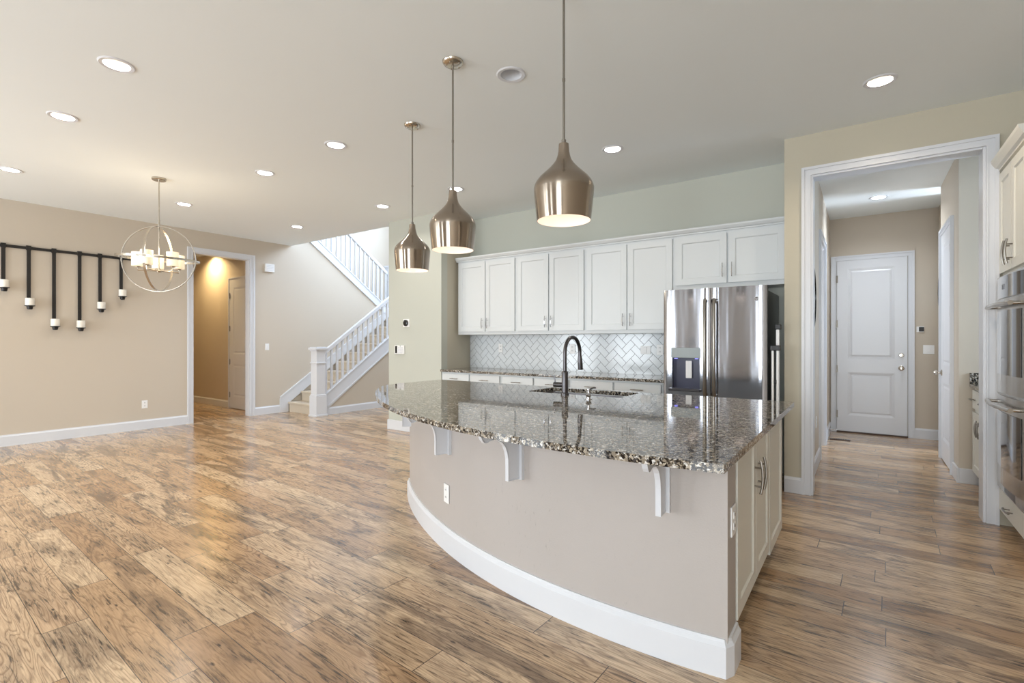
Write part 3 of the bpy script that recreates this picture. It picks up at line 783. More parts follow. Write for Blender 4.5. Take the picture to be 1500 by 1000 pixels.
# corbels
def corbel(x):
    y = IC[1]-math.sqrt(IR**2-(x-IC[0])**2); p = Vector((x, y, 0)); r = (p - Vector((*IC, 0))).normalized(); s = Vector((-r.y, r.x, 0))
    prof = [(0, 0), (0.098, 0.0), (0.098, 0.075), (0.099, 0.115), (0.106, 0.150), (0.119, 0.180), (0.138, 0.203), (0.162, 0.218), (0.188, 0.226), (0.214, 0.225),
            (0.236, 0.217), (0.252, 0.217), (0.266, 0.232), (0.278, 0.255), (0.298, 0.279), (0, 0.279)]
    b = B(); prism(b, prof, lambda u, v, w: p + r*u + s*w + Vector((0, 0, 0.611+v*0.972)), -0.011, 0.011, 0.0, (0.009, 0.004))
    # wall plate
    for q in (1,):
        vs = bx(b, 0, 1, 0, 1, 0, 1)
        for v in vs: v.co = p + r*(-0.004+0.022*v.co.x) + s*(-0.024+0.048*v.co.y) + Vector((0, 0, 0.605+0.277*v.co.z))
    return b
for x in (-0.668, -1.42, -2.085, -2.97):
    obj('corbel', corbel(x), M['trim'], isl)
# plates on the island
ox = -2.121; oy = IC[1]-math.sqrt(IR**2-(ox-IC[0])**2)
ang = math.atan2(oy-IC[1], ox-IC[0])
plate_thing('electrical_outlet', 'white outlet on the curved island wall under the counter', 'outlet', (ox, oy-0.002, 0.352), ang+PI/2, 'outlet')
plate_thing('electrical_outlet', 'white outlet at the island end beside the cabinet doors', 'outlet', (-0.430, 2.135, 0.585), PI/2, 'outlet', 0.075, 0.118)

# countertop with sink cut-out
aT = arc(TC, TR, -0.36, -3.28, 60)
top = aT + [(-3.37, 2.80), (-3.43, 2.90), (-3.455, 3.02), (-3.46, 3.15), (-3.46, 3.60), (-3.44, 3.62), (-0.375, 3.62), (-0.36, 3.605)]
SX0, SX1, SY0, SY1 = -2.12, -1.36, 3.18, 3.56
def rrect(x0, x1, y0, y1, r, n=5):
    o = []
    for cx_, cy_, a0 in ((x1-r, y1-r, 0), (x0+r, y1-r, PI/2), (x0+r, y0+r, PI), (x1-r, y0+r, 1.5*PI)):
        for k in range(n+1): a = a0+PI/2*k/n; o.append((cx_+r*math.cos(a), cy_+r*math.sin(a)))
    return o
ct = thing('island_countertop', 'large curved speckled granite countertop on the island', 'countertop', (-1.7, 2.9, 0.884))
b = holed(top, [rrect(SX0, SX1, SY0, SY1, 0.03)], 0.03, lambda u, v, w: Vector((u, v, 0.884 + w)))
slab = obj('slab', b, M['granite'], ct)
md = slab.modifiers.new('edge', 'BEVEL'); md.width = 0.005; md.segments = 3; md.limit_method = 'ANGLE'; md.angle_limit = math.radians(50)
sk = thing('kitchen_sink', 'dark undermount sink set in the island countertop', 'sink', (-1.74, 3.37, 0.68))
b = B(); e = 0.004
lv = []
for (ins, z) in ((-0.012, 0.8835), (-0.001, 0.8835), (0.004, 0.86), (0.012, 0.70), (0.035, 0.68)):
    lv.append([b.verts.new((x, y, z)) for x, y in rrect(SX0+ins, SX1-ins, SY0+ins, SY1-ins, 0.03)])
for a, c in zip(lv, lv[1:]):
    n = len(a)
    for k in range(n): f = b.faces.new((a[k], a[(k+1)%n], c[(k+1)%n], c[k])); f.smooth = True
b.faces.new(lv[-1]); obj('basin', b, M['gun'], sk, recalc=False)
b = B(); lathe(b, [(0.045, 0.681), (0.042, 0.684), (0.02, 0.682), (0.001, 0.682)], (-1.74, 3.37, 0), 24); obj('drain', b, M['chrome'], sk)
# faucet
fx, fy = -1.757, 3.125
fc = thing('kitchen_faucet', 'tall gunmetal gooseneck pull-down faucet at the island sink', 'faucet', (fx, fy, 0.914))
b = B(); lathe(b, [(0.030, 0.9145), (0.030, 0.925), (0.026, 0.930), (0.0235, 0.932), (0.0235, 1.075), (0.021, 1.082), (0.0145, 1.088)], (fx, fy, 0), 28, True); obj('body', b, M['gun'], fc)
b = B(); pts = [(fx, fy, 1.08), (fx, fy, 1.20)]
R0 = 0.115
for k in range(1, 20):
    a = PI - (PI*1.02)*k/19; pts.append((fx, fy+R0+R0*math.cos(a), 1.215+R0*math.sin(a)))
pts.append((fx, pts[-1][1]+0.001, 1.185))
tube(b, pts, 0.0135, 16); neck = obj('gooseneck', b, M['gun'], fc)
ey = pts[-1][1]
b = B(); tube(b, [(fx, ey, 1.19), (fx, ey+0.002, 1.16), (fx, ey+0.006, 1.12), (fx, ey+0.010, 1.085)], 0.017, 16, rs=[0.0145, 0.018, 0.0195, 0.019]); obj('spray_head', b, M['gun'], fc)
b = B(); tube(b, [(fx, fy, 0.985), (fx-0.05, fy-0.006, 0.985), (fx-0.085, fy-0.010, 0.985)], 0.019, 16, rs=[0.017, 0.019, 0.019])
tube(b, [(fx-0.075, fy-0.01, 1.0), (fx-0.082, fy-0.012, 1.05)], 0.005, 8); obj('lever', b, M['gun'], fc)
# soap dispenser
sx, sy = -1.50, 2.99
sd = thing('soap_dispenser', 'short chrome soap dispenser right of the faucet', 'soap dispenser', (sx, sy, 0.914))
b = B(); lathe(b, [(0.022, 0.9145), (0.022, 0.919), (0.012, 0.924), (0.018, 0.936), (0.021, 0.944), (0.012, 0.952), (0.008, 0.956), (0.008, 0.972), (0.013, 0.976), (0.013, 0.982), (0.001, 0.984)], (sx, sy, 0), 24, False); obj('body', b, M['chrome'], sd)
b = B(); tube(b, [(sx, sy, 0.976), (sx+0.01, sy+0.05, 0.986), (sx+0.015, sy+0.075, 0.984)], 0.005, 10, rs=[0.006, 0.005, 0.004]); obj('spout', b, M['gun'], sd)

# ---------------------------------------------------------------- fridge
FX0, FX1, FY = -1.555, -0.668, 4.66
fr = thing('refrigerator', 'stainless french-door refrigerator with dark blue-lit dispenser and black sides', 'refrigerator', (-1.11, 5.05, 0))
b = B(); bx(b, FX0+0.01, FX1-0.01, FY+0.085, BY-0.03, 0.03, 1.745, 0.004); obj('body', b, M['black'], fr, 'black cabinet sides')
b = B(); bx(b, FX0+0.05, FX1-0.05, FY+0.10, FY+0.20, 1.745, 1.772, 0.003); obj('hinge_cover', b, M['black'], fr)
def bowed(bm, x0, x1, z0, z1, yb=FY+0.080, bow=0.014, hole=None):
    n = 14; xc = (FX0+FX1)/2; hw = (FX1-FX0)/2
    xs = [x0+(x1-x0)*k/n for k in range(n+1)]
    if hole: xs = sorted(set([round(x, 5) for x in xs if not (hole[0]-0.015 < x < hole[0]+0.015 or hole[1]-0.015 < x < hole[1]+0.015)] + [hole[0], hole[1]]))
    zs = [z0, z1] if not hole else [z0, hole[2], hole[3], z1]
    yf = lambda x: FY + bow*((x-xc)/hw)**2 + (0.012 if (x < x0+1e-4 or x > x1-1e-4) else 0)
    g = [[bm.verts.new((x, yf(x), z)) for z in zs] for x in xs]
    for i in range(len(xs)-1):
        for j in range(len(zs)-1):
            if hole and j == 1 and hole[0]-1e-4 <= xs[i] and xs[i+1] <= hole[1]+1e-4: continue
            f = bm.faces.new((g[i][j], g[i+1][j], g[i+1][j+1], g[i][j+1])); f.smooth = True
    # sides, top, bottom, back
    bk = [[bm.verts.new((x, yb, z)) for z in (z0, z1)] for x in (x0, x1)]
    bm.faces.new([g[i][-1] for i in range(len(xs))] + [bk[1][1], bk[0][1]])
    bm.faces.new([g[i][0] for i in range(len(xs))][::-1] + [bk[0][0], bk[1][0]])
    bm.faces.new([g[0][j] for j in range(len(zs))][::-1] + [bk[0][0], bk[0][1]][::1])
    bm.faces.new([g[-1][j] for j in range(len(zs))] + [bk[1][1], bk[1][0]])
DSX0, DSX1, DSZ0, DSZ1 = -1.472, -1.218, 0.86, 1.145
b = B(); bowed(b, FX0, -1.126, 0.70, 1.78, hole=(DSX0, DSX1, DSZ0, DSZ1)); ld = obj('door', b, M['steel'], fr)
b = B(); bowed(b, -1.120, FX1, 0.70, 1.78); rd = obj('door', b, M['steel'], fr)
b = B(); bowed(b, FX0, FX1, 0.08, 0.69); fd = obj('freezer_drawer', b, M['steel'], fr)
b = B(); tube(b, [(FX0+0.1, FY+0.01, 0.62), (FX0+0.1, FY-0.045, 0.62), (FX1-0.1, FY-0.045, 0.62), (FX1-0.1, FY+0.01, 0.62)], 0.012, 12); obj('handle', b, M['chrome'], fd)
# dispenser
b = B()
dd = 0.055
for (x0, x1, y0, y1, z0, z1) in ((DSX0, DSX1, FY+dd, FY+dd+0.01, DSZ0, DSZ1), (DSX0, DSX0+0.004, FY+0.008, FY+dd, DSZ0, DSZ1), (DSX1-0.004, DSX1, FY+0.004, FY+dd, DSZ0, DSZ1),
                                 (DSX0, DSX1, FY+0.008, FY+dd, DSZ1-0.004, DSZ1), (DSX0, DSX1, FY+0.008, FY+dd, DSZ0, DSZ0+0.004)):
    bx(b, x0, x1, y0, y1, z0, z1)
ds = obj('dispenser', b, M['disp'], ld, 'dark dispenser recess lit blue')
b = B(); bx(b, DSX0-0.006, DSX1+0.006, FY-0.006, FY+0.02, DSZ1, 1.238, 0.004); obj('control_panel', b, M['greyplastic'], ld, 'pale grey dispenser control panel')
b = B(); bx(b, DSX0-0.02, DSX1+0.01, FY-0.035, FY+0.03, 0.836, 0.860, 0.004); obj('drip_tray', b, M['gun'], ld)
for sx_ in (DSX0+0.03, DSX1-0.035):
    b = B(); bx(b, sx_-0.012, sx_+0.012, FY+0.02, FY+0.045, DSZ1-0.010, DSZ1-0.004); obj('dispenser_lamp', b, M['disp_glow'], ld)
b = B(); lathe(b, [(0.026, 0.035), (0.030, 0.028), (0.022, 0.020), (0.001, 0.018)], (-1.315, FY, 1.055), 20, False, 'Y')
b2 = B(); bx(b2, -1.352, -1.296, FY+0.028, FY+0.05, 0.955, 1.118, 0.006); b.free(); obj('paddle', b2, M['plastic'], ld)
def fhandle(x):
    b = B(); tube(b, [(x, FY+0.005, 1.66), (x, FY-0.035, 1.672), (x, FY-0.05, 1.62), (x, FY-0.05, 0.86), (x, FY-0.035, 0.812), (x, FY+0.005, 0.82)], 0.014, 12, rs=[0.016, 0.016, 0.015, 0.015, 0.016, 0.016]); return b
obj('handle', fhandle(-1.163), M['handle'], ld); obj('handle', fhandle(-1.083), M['handle'], rd)
bx_, bz_ = -0.748, 1.664
by_ = FY + 0.014*((bx_+1.1115)/0.4435)**2
b = B(); lathe(b, [(0.019, 0.001), (0.019, -0.003), (0.0165, -0.004), (0.001, -0.003)], (bx_, by_, bz_), 28, False, 'Y'); bd = obj('badge', b, M['gun'], rd)
b = B(); tube(b, [(bx_+0.0175*math.cos(a*PI/12), by_-0.0045, bz_+0.0175*math.sin(a*PI/12)) for a in range(24)], 0.0014, 6, closed=True)
tube(b, [(bx_-0.009, by_-0.0048, bz_+0.006), (bx_-0.004, by_-0.0048, bz_-0.004), (bx_+0.0, by_-0.0048, bz_-0.009), (bx_+0.004, by_-0.0048, bz_+0.0), (bx_+0.009, by_-0.0048, bz_+0.007)], 0.002, 6)
obj('emblem', b, M['plastic'], bd)

# folded step stool in the gap right of the fridge
st = thing('step_stool', 'folded black and white step stool squeezed beside the fridge', 'step stool', (-0.61, 4.72, 0))
for dx in (-0.638, -0.600):
    b = B(); bx(b, dx, dx+0.016, 4.70, 4.735, 0.03, 1.22, 0.003); obj('rail', b, M['plastic'], st)
b = B(); bx(b, -0.645, -0.572, 4.695, 4.745, 1.22, 1.265, 0.005); obj('cap', b, M['black'], st)
b = B(); bx(b, -0.612, -0.588, 4.76, 4.80, 0.03, 1.40, 0.003); obj('rear_rail', b, M['plastic'], st)
b = B(); bx(b, -0.618, -0.575, 4.755, 4.81, 1.40, 1.445, 0.005); obj('rear_cap', b, M['black'], st)
for z in (0.3, 0.62, 0.94):
    b = B(); bx(b, -0.621, -0.601, 4.703, 4.74, z, z+0.03, 0.003); obj('tread', b, M['black'], st)
b = B(); bx(b, -0.64, -0.578, 4.695, 4.74, 0.0, 0.03, 0.004); obj('foot', b, M['black'], st)

# ---------------------------------------------------------------- double oven column
OVX = 0.80; OY0, OY1 = 4.115, OY-0.002
ov = thing('oven_cabinet', 'tall cream cabinet column around the double wall oven at the right edge', 'cabinet', (1.1, 4.5, 0))
b = B(); bx(b, OVX+0.002, EAST-0.001, OY0, OY1, 0.10, 2.50)
bx(b, OVX+0.075, EAST-0.001, OY0, OY1, 0, 0.10); obj('body', b, M['oven_cab'], ov)
def face_nx(build, y1, z0, x=OVX):
    """local front (facing -Y, 0..w) turned to face -X; local x runs toward -Y starting at y1"""
    b = B(); build(b)
    bmesh.ops.rotate(b, verts=b.verts, cent=(0,0,0), matrix=Matrix.Rotation(-PI/2, 3, 'Z'))
    bmesh.ops.translate(b, vec=(x, y1, z0), verts=b.verts); return b
for k, (ya, yb) in enumerate(((4.845, 4.50), (4.485, 4.13))):
    d = obj('door', face_nx(lambda bm: shaker(bm, ya-yb, 0.70), ya, 1.775), M['oven_cab'], ov)
    hx = (ya-yb-0.035) if k == 0 else 0.035
    obj('handle', face_nx(lambda bm: pull(bm, hx, 0, -0.020, 0.16), ya, 1.885), M['handle'], d)
d = obj('drawer', face_nx(lambda bm: bx(bm, 0, 0.71, -0.020, 0, 0, 0.15, 0.003), 4.845, 0.12), M['oven_cab'], ov)
obj('handle', face_nx(lambda bm: pull(bm, 0.355, 0, -0.020, 0.15, False), 4.845, 0.195), M['handle'], d)
b = B(); prof = [(0, 0), (0.022, 0), (0.022, 0.014), (0.038, 0.024), (0.058, 0.060), (0.062, 0.078), (0, 0.078)]
prism(b, prof, lambda u, v, w: Vector((OVX - u, w, 2.50+v)), OY0-0.03, OY1)
bx(b, OVX, EAST-0.001, OY0-0.03, OY1, 2.502, 2.57); obj('crown', b, M['oven_cab'], ov)
wo_ = thing('double_oven', 'stainless double wall oven with two bowed glass doors', 'oven', (0.8, 4.47, 0.28))
YC, HWD = 4.47, 0.365
def bow_front(y0, y1, z0, z1, x_out=0.030, bow=0.030, back=OVX+0.0, curve_bot=0.0, curve_top=0.0, thick=None):
    b = B(); n = 16; F = []; K = []
    for k in range(n+1):
        y = y0+(y1-y0)*k/n; s = (y-YC)/HWD; x = OVX - x_out - bow*(1-s*s)
        zb = z0 - curve_bot*(1-s*s); zt = z1 - curve_top*(1-s*s)
        F.append((b.verts.new((x, y, zb)), b.verts.new((x, y, zt))))
        xb = back if thick is None else x+thick
        K.append((b.verts.new((xb, y, zb)), b.verts.new((xb, y, zt))))
    for k in range(n):
        for q in ((F[k][0], F[k+1][0], F[k+1][1], F[k][1]), (K[k][0], K[k][1], K[k+1][1], K[k+1][0]), (F[k][1], F[k+1][1], K[k+1][1], K[k][1]), (F[k][0], K[k][0], K[k+1][0], F[k+1][0])):
            f = b.faces.new(q); f.smooth = True
    b.faces.new((F[0][0], F[0][1], K[0][1], K[0][0])); b.faces.new((F[-1][0], K[-1][0], K[-1][1], F[-1][1]))
    return b
def bar(z, y0=4.135, y1=4.815, r=0.014, so=0.062):
    b = B(); pts = []
    for k in range(17):
        y = y0+(y1-y0)*k/16; s = (y-YC)/HWD; pts.append((OVX-0.03-so+0.012-0.03*(1-s*s), y, z))
    tube(b, pts, r, 12)
    for y in (y0+0.04, y1-0.04):
        s = (y-YC)/HWD; tube(b, [(OVX-0.025-0.03*(1-s*s), y, z), (OVX-0.03-so+0.012-0.03*(1-s*s), y, z)], 0.011, 10)
    return b
Y0, Y1 = YC-HWD, YC+HWD
b = B(); bx(b, OVX-0.03, OVX+0.0, Y0, Y1, 0.285, 1.745, 0.002); obj('frame', b, M['oven_steel'], wo_)
cp = obj('control_panel', bow_front(Y0, Y1, 1.585, 1.725), M['glassblack'], wo_, 'dark glass control panel')
b = B(); bx(b, OVX-0.062, OVX-0.0595, 4.44, 4.50, 1.64, 1.672); obj('display', b, M['gun'], cp)
d1 = obj('upper_door', bow_front(Y0, Y1, 0.965, 1.575), M['oven_steel'], wo_)
obj('window', bow_front(Y0+0.035, Y1-0.035, 1.085, 1.50, x_out=0.033, thick=0.002), M['glassblack'], d1, 'dark glass oven window')
obj('handle', bar(1.535), M['oven_steel'], d1)
d2 = obj('lower_door', bow_front(Y0, Y1, 0.36, 0.945), M['oven_steel'], wo_)
obj('window', bow_front(Y0+0.035, Y1-0.035, 0.475, 0.84, x_out=0.033, thick=0.002), M['glassblack'], d2, 'dark glass oven window')
obj('handle', bar(0.885), M['oven_steel'], d2)
obj('vent_strip', bow_front(Y0, Y1, 0.292, 0.35, x_out=0.02, bow=0.012), M['gun'], wo_)

# pantry base cabinet seen through the opening
pc = thing('pantry_cabinet', 'cream base cabinet in the pantry nook past the hall opening', 'cabinet', (1.2, 5.6, 0))
b = B(); bx(b, 0.822, 1.45, 5.05, 6.079, 0.10, 0.883); bx(b, 0.90, 1.45, 5.05, 6.079, 0, 0.10); obj('body', b, M['oven_cab'], pc)
for (ya, yb, hx) in ((6.06, 5.64, 0.38), (5.63, 5.20, 0.045)):
    d = obj('door', face_nx(lambda bm: shaker(bm, ya-yb, 0.535), ya, 0.13, 0.822), M['oven_cab'], pc)
    obj('handle', face_nx(lambda bm: pull(bm, hx, 0, -0.02, 0.14), ya, 0.555, 0.822), M['handle'], d)
    d = obj('drawer', face_nx(lambda bm: bx(bm, 0, ya-yb, -0.02, 0, 0, 0.165, 0.003), ya, 0.695, 0.822), M['oven_cab'], pc)
    obj('handle', face_nx(lambda bm: pull(bm, (ya-yb)/2-0.1, 0, -0.02, 0.12, False), ya, 0.78, 0.822), M['handle'], d)
pt = thing('pantry_countertop', 'small granite counter with backsplash strip beyond the opening', 'countertop', (1.2, 5.6, 0.884))
b = B(); bx(b, 0.785, 1.46, 5.02, 6.078, 0.884, 0.914, 0.003); obj('slab', b, M['granite'], pt)
b = B(); bx(b, 0.785, 1.46, 6.055, 6.078, 0.9145, 1.012, 0.002); obj('splash_strip', b, M['granite'], pt)

# ---------------------------------------------------------------- pendants
def pendant(x, y, zb, label):
    t = thing('pendant_light', label, 'pendant light', (x, y, CEIL), 'brushed nickel pendants over the island')
    zt = zb + 0.373
    prof = [(0.0145, 0.0), (0.024, 0.002), (0.0245, 0.010), (0.0265, 0.038), (0.031, 0.060), (0.038, 0.080), (0.052, 0.100), (0.074, 0.124), (0.098, 0.146), (0.118, 0.165), (0.132, 0.183), (0.140, 0.198),
            (0.1445, 0.214), (0.1445, 0.228), (0.142, 0.262), (0.1305, 0.373), (0.1285, 0.373)]
    b = B(); lathe(b, [(r, -z) for r, z in prof], (x, y, zt), 64); o = obj('lamp_shade', b, M['spun'], t, 'spun brushed nickel bottle-shaped shade', recalc=False)
    b = B(); lathe(b, [(max(r-0.0025, 0.004), -z) for r, z in prof[3:-1]], (x, y, zt), 48); inn = obj('shade_lining', b, M['shade_in'], t, 'white inside of the shade')
    b = B(); tube(b, [(x, y, zt-0.003), (x, y, CEIL-0.02)], 0.0058, 12); tube(b, [(x, y, zt+0.30), (x, y, zt+0.315)], 0.0075, 12); tube(b, [(x, y, zt-0.003), (x, y, zt+0.018)], 0.011, 12); obj('rod', b, M['handle'], t)
    b = B(); lathe(b, [(0.001, -0.026), (0.030, -0.026), (0.055, -0.020), (0.064, -0.010), (0.066, -0.0005)], (x, y, CEIL), 40)
    for k in range(5): a = 2*PI*k/5; lathe(b, [(0.001, -0.027), (0.004, -0.027), (0.004, -0.020)], (x+0.045*math.cos(a), y+0.045*math.sin(a), CEIL), 10)
    obj('canopy', b, M['nickel'], t)
    b = B(); lathe(b, [(0.013, 0.06), (0.016, 0.03), (0.029, 0.0), (0.031, -0.015), (0.022, -0.038), (0.001, -0.045)], (x, y, zb+0.10), 24); obj('bulb', b, M['bulb'], t)
    d = bpy.data.lights.new('pendant_glow', 'POINT'); d.energy = 0.8; d.color = (1.0, 0.86, 0.72); d.shadow_soft_size = 0.03
    lo = bpy.data.objects.new('pendant_glow', d); COL.objects.link(lo); lo.location = (x, y, zb+0.03)
pendant(-2.972, 2.783, 1.872, 'smallest-looking nickel pendant, farthest from the camera, nearest the stairs')
pendant(-2.09, 2.297, 1.870, 'middle nickel pendant between the far and the near one')
pendant(-1.18, 2.088, 1.885, 'largest-looking nickel pendant, nearest the camera, in front of the cabinets')

# ---------------------------------------------------------------- chandelier
hx_, hy_ = -6.17, 2.12; hz_ = 2.18; RR = 0.372
ch = thing('chandelier', 'nickel orb chandelier with five lit glass cylinders over the dining area', 'chandelier', (hx_, hy_, CEIL))
b = B(); lathe(b, [(0.001, -0.025), (0.06, -0.025), (0.066, -0.018), (0.066, -0.0005)], (hx_, hy_, CEIL), 36); obj('canopy', b, M['nickel'], ch)
b = B(); tube(b, [(hx_, hy_, CEIL-0.02), (hx_, hy_, hz_-0.12)], 0.006, 10); tube(b, [(hx_, hy_, hz_+0.30), (hx_, hy_, hz_+0.42)], 0.010, 10); obj('rod', b, M['nickel'], ch)
def ring(R, rot, wf=0.011, tf=0.003):
    b = B(); n = 72; L = []
    for k in range(n):
        a = 2*PI*k/n; e = Vector((math.cos(a), math.sin(a), 0))
        q = []
        for dr, dz in ((-tf, -wf), (tf, -wf), (tf, wf), (-tf, wf)):
            q.append(b.verts.new((rot @ (e*(R+dr) + Vector((0, 0, dz)))) + Vector((hx_, hy_, hz_))))
        L.append(q)
    for k in range(n):
        a, c = L[k], L[(k+1)%n]
        for q in range(4): b.faces.new((a[q], a[(q+1)%4], c[(q+1)%4], c[q]))
    return b
az = math.radians(35)
obj('hoop', ring(RR, Matrix.Rotation(math.radians(4), 3, 'Y')), M['nickel'], ch, 'horizontal hoop')
r1 = Matrix.Rotation(math.radians(49), 3, 'Z') @ Matrix.Rotation(PI/2, 3, 'X'); r2 = Matrix.Rotation(math.radians(139), 3, 'Z') @ Matrix.Rotation(PI/2, 3, 'X')
obj('hoop', ring(0.350, r1), M['nickel'], ch, 'upright hoop')
obj('hoop', ring(0.343, r2), M['nickel'], ch, 'upright hoop')
b = B(); lathe(b, [(0.001, -0.03), (0.022, -0.03), (0.028, -0.015), (0.022, 0.0), (0.001, 0.0)], (hx_, hy_, hz_-0.115), 20); 
b2 = b
for k in range(5):
    a = math.radians(20 + 72*k); px_, py_ = hx_+0.19*math.cos(a), hy_+0.19*math.sin(a)
    tube(b2, [(hx_, hy_, hz_-0.128), (px_, py_, hz_-0.128), (px_, py_, hz_-0.095)], 0.006, 8)
    lathe(b2, [(0.001, 0), (0.022, 0), (0.026, 0.010), (0.022, 0.018)], (px_, py_, hz_-0.098), 16)
obj('arms', b2, M['nickel'], ch)
for k in range(5):
    a = math.radians(20 + 72*k); px_, py_ = hx_+0.19*math.cos(a), hy_+0.19*math.sin(a)
    b = B(); lathe(b, [(0.020, 0.0), (0.054, 0.0), (0.056, 0.004), (0.056, 0.148), (0.052, 0.148), (0.052, 0.006), (0.02, 0.006)], (px_, py_, hz_-0.085), 32); obj('glass_shade', b, M['frost'], ch)
    d = bpy.data.lights.new('chandelier_glow', 'POINT'); d.energy = 1.8; d.color = (1.0, 0.84, 0.62); d.shadow_soft_size = 0.05
    lo = bpy.data.objects.new('chandelier_glow', d); COL.objects.link(lo); lo.location = (px_, py_, hz_+0.10)

# ---------------------------------------------------------------- iron candle sconce on the left wall
sc = thing('candle_sconce', 'long black iron wall bar with six hanging candle straps', 'candle sconce', (LX, 2.0, 2.47))
b = B(); bx(b, LX+0.012, LX+0.024, 0.95, 2.68, 2.455, 2.490, 0.003); obj('bar', b, M['blackmetal'], sc)
strs = [(1.31, 1.955), (1.537, 1.745), (1.776, 1.492), (2.034, 1.478), (2.252, 1.740), (2.49, 1.93)]
for y, z in strs:
    b = B(); bx(b, LX+0.024, LX+0.032, y-0.019, y+0.019, z+0.01, 2.495, 0.002); bx(b, LX+0.008, LX+0.036, y-0.023, y+0.023, 2.445, 2.503, 0.003)
    sp_ = obj('strap', b, M['blackmetal'], sc)
    b = B(); cxx = LX+0.032+0.052
    lathe(b, [(0.001, -0.050), (0.018, -0.050), (0.026, -0.046), (0.032, -0.012), (0.050, -0.008), (0.050, 0.0), (0.001, 0.0)], (cxx, y, z), 24)
    bx(b, LX+0.030, cxx, y-0.010, y+0.010, z-0.012, z-0.004); obj('cup', b, M['blackmetal'], sp_)
clab = ['leftmost white candle on the iron sconce', 'second white candle from the left on the iron sconce', 'left one of the two lowest white candles on the sconce', 'right one of the two lowest white candles on the sconce',
        'fifth white candle from the left on the iron sconce', 'rightmost white candle on the sconce, near the chandelier']
for (y, z), lb in zip(strs, clab):
    b = B(); c = (LX+0.084, y, z+0.0005)
    lathe(b, [(0.001, 0), (0.043, 0), (0.044, 0.003), (0.044, 0.088), (0.040, 0.092), (0.015, 0.087), (0.001, 0.086)], c, 28)
    tube(b, [(c[0], c[1], c[2]+0.086), (c[0], c[1]+0.001, c[2]+0.097)], 0.0012, 6)
    tag(obj('candle', b, M['candle']), lb, 'candle', 'candles on the wall sconce')

# ---------------------------------------------------------------- staircase
SXL, SXR = LX+0.002, -7.66       # lower flight between wall and open stringer
NS, RISE, RUN, S0 = 10, 0.178, 0.2503, 5.01
stc = thing('staircase', 'white railed carpeted staircase turning up beside the left wall', 'staircase', (-8.1, 5.0, 0))
for k in range(NS):
    b = B(); y = S0+k*RUN
    vs = bx(b, SXL+0.03, SXR-0.035, y, y+RUN+(0 if k < NS-1 else 0.0), max(0, k*RISE-0.05), (k+1)*RISE)
    bx(b, SXL+0.03, SXR-0.035, y-0.028, y+0.03, (k+1)*RISE-0.035, (k+1)*RISE+0.003, 0.012)
    obj('step', b, M['carpet'], stc, 'beige carpeted step')
# landing and upper flight
LZ = NS*RISE; LY = S0+NS*RUN
b = B(); bx(b, -9.66, SXR, LY, 8.5, LZ-0.2, LZ); obj('landing', b, M['carpet'], stc)
for k in range(9):
    b = B(); y1 = LY-k*RUN
    bx(b, -9.64, LX-WT-0.01, y1-RUN, y1, LZ+k*RISE-0.05, LZ+(k+1)*RISE); obj('step', b, M['carpet'], stc)
def nose(y): return RISE + (y-S0)*RISE/RUN
SLP = RISE/RUN
def slope_board(x0, x1, y0, y1, lo, hi, zf, sl=None, foot=None):
    b = B(); poly = [(y0, zf(y0)+lo), (y1, zf(y1)+lo), (y1, zf(y1)+hi), (y0, zf(y0)+hi)]
    if foot is not None: poly = foot + poly[1:]
    prism(b, poly, lambda u, v, w: Vector((w, u, v)), x0, x1, 0.0); return b
# open stringer on the room side, wraps down to the floor beside the newel
yb0 = 5.12
b = B(); z0 = nose(yb0)
prism(b, [(yb0, 0), (yb0+0.045, 0), (yb0+0.045, max(0.02, z0-0.15)), (LY, nose(LY)-0.19), (LY, nose(LY)+0.085), (yb0, z0+0.085)], lambda u, v, w: Vector((w, u, v)), SXR-0.03, SXR+0.018)
prism(b, [(yb0, z0+0.085), (LY, nose(LY)+0.085), (LY, nose(LY)+0.11), (yb0, z0+0.11)], lambda u, v, w: Vector((w, u, v)), SXR-0.045, SXR+0.032)
prism(b, [(yb0+0.045, z0-0.12), (LY, nose(LY)-0.195), (LY, nose(LY)-0.17), (yb0+0.045, z0-0.095)], lambda u, v, w: Vector((w, u, v)), SXR-0.02, SXR+0.026)
obj('stringer', b, M['trim'], stc)
# wall skirt board
b = B(); ys = 4.84
prism(b, [(ys, 0), (ys+0.16, 0), (ys+0.16, 0.155), (LY, nose(LY)-0.02), (LY, nose(LY)+0.16), (ys+0.02, 0.28), (ys, 0.255)], lambda u, v, w: Vector((w, u, v)), SXL, SXL+0.022)
prism(b, [(ys+0.02, 0.262), (LY, nose(LY)+0.145), (LY, nose(LY)+0.165), (ys, 0.282)], lambda u, v, w: Vector((w, u, v)), SXL, SXL+0.032)
obj('skirt_board', b, M['trim'], stc)
# newel
nx, ny = SXR-0.01, 5.00
b = B(); bx(b, nx-0.085, nx+0.085, ny-0.085, ny+0.085, 0, 1.15, 0.004)
bx(b, nx-0.103, nx+0.103, ny-0.103, ny+0.103, 0, 0.35, 0.006); bx(b, nx-0.096, nx+0.096, ny-0.096, ny+0.096, 0.35, 0.375, 0.008)
bx(b, nx-0.115, nx+0.115, ny-0.115, ny+0.115, 0, 0.03, 0.005)
bx(b, nx-0.098, nx+0.098, ny-0.098, ny+0.098, 0.905, 0.930, 0.006)
bx(b, nx-0.098, nx+0.098, ny-0.098, ny+0.098, 1.118, 1.142, 0.006)
bx(b, nx-0.118, nx+0.118, ny-0.118, ny+0.118, 1.142, 1.178, 0.008); bx(b, nx-0.10, nx+0.10, ny-0.10, ny+0.10, 1.178, 1.192, 0.006)
obj('newel_post', b, M['trim'], stc)
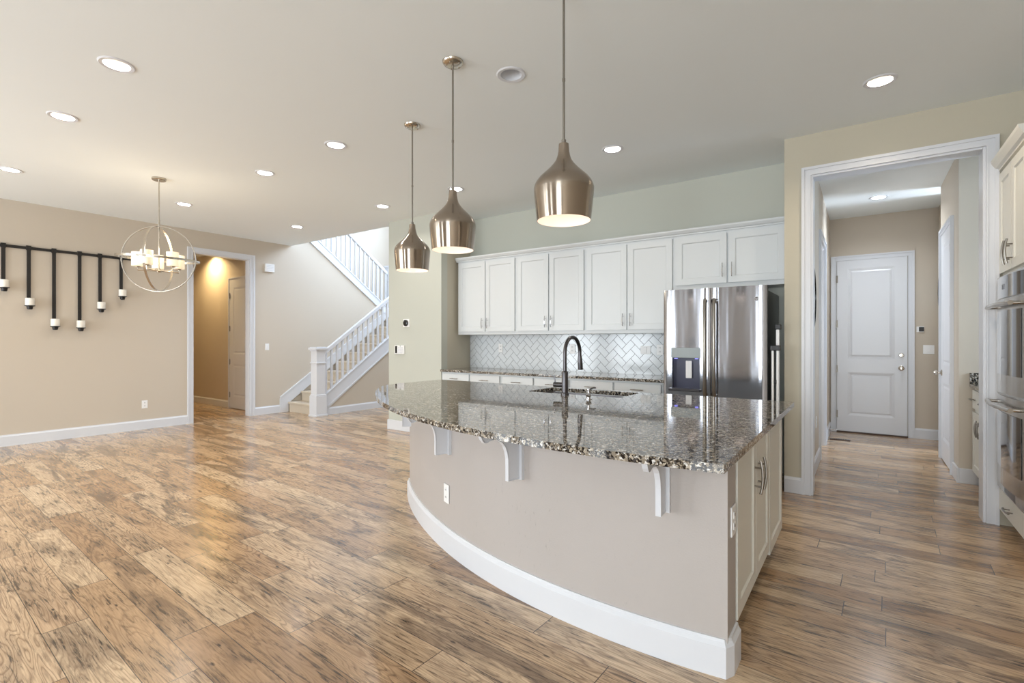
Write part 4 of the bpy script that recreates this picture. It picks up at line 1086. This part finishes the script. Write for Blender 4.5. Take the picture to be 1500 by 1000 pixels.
# hand rail, sub rail, balusters of the lower flight
def rail_z(y): return 1.115 + (y-5.09)*0.717
b = B(); L_ = LY-0.02
prism(b, [(ny+0.08, rail_z(ny+0.08)-0.075), (L_, rail_z(L_)-0.075), (L_, rail_z(L_)), (ny+0.08, rail_z(ny+0.08))], lambda u, v, w: Vector((w, u, v)), SXR-0.040, SXR+0.028, 0.006)
obj('handrail', b, M['trim'], stc)
y = ny+0.145
while y < LY-0.05:
    b = B(); bx(b, SXR-0.023, SXR+0.011, y-0.017, y+0.017, nose(y)+0.10, rail_z(y)-0.07); obj('baluster', b, M['trim'], stc); y += 0.1135
# wall under the lower flight
b = B(); prism(b, [(yb0+0.045, 0), (LY, 0), (LY, nose(LY)-0.19), (yb0+0.045, nose(yb0)-0.13)], lambda u, v, w: Vector((w, u, v)), SXR-0.03, SXR-0.002)
struct('wall_under_stairs', b, M['wall'])
base('baseboard_under_stairs', (SXR-0.002, yb0+0.046), (SXR-0.002, 8.5), (1, 0), 0.13)
b = B(); bx(b, SXR-0.03, SXR-0.002, LY, 8.5, 0, LZ); struct('wall_under_landing', b, M['wall'])
# upper flight: stringer on the wall plane, rail, balusters, newel
b = B()
prism(b, [(5.06, upz(5.06)-0.14), (7.45, upz(7.45)-0.14), (7.45, upz(7.45)), (5.06, upz(5.06))], lambda u, v, w: Vector((w, u, v)), LX-0.005, LX+0.018)
prism(b, [(5.06, upz(5.06)-0.0), (7.45, upz(7.45)-0.0), (7.45, upz(7.45)+0.025), (5.06, upz(5.06)+0.025)], lambda u, v, w: Vector((w, u, v)), LX-WT-0.02, LX+0.03)
prism(b, [(5.06, upz(5.06)-0.165), (7.45, upz(7.45)-0.165), (7.45, upz(7.45)-0.14), (5.06, upz(5.06)-0.14)], lambda u, v, w: Vector((w, u, v)), LX-0.005, LX+0.028)
obj('upper_stringer', b, M['trim'], stc)
b = B(); rz = lambda y: upz(y)+0.85
prism(b, [(5.10, rz(5.10)-0.07), (7.36, rz(7.36)-0.07), (7.36, rz(7.36)), (5.10, rz(5.10))], lambda u, v, w: Vector((w, u, v)), LX-0.095, LX-0.025, 0.006)
obj('upper_handrail', b, M['trim'], stc)
y = 5.17
while y < 7.33:
    b = B(); bx(b, LX-0.077, LX-0.043, y-0.017, y+0.017, upz(y)+0.02, rz(y)-0.065); obj('baluster', b, M['trim'], stc); y += 0.1135
b = B(); bx(b, LX-0.13, LX+0.02, 7.37, 7.53, 1.60, 2.93, 0.004); bx(b, LX-0.15, LX+0.04, 7.35, 7.55, 2.93, 2.97, 0.006); bx(b, LX-0.142, LX+0.032, 7.358, 7.542, 2.62, 2.645, 0.005)
obj('upper_newel_post', b, M['trim'], stc)
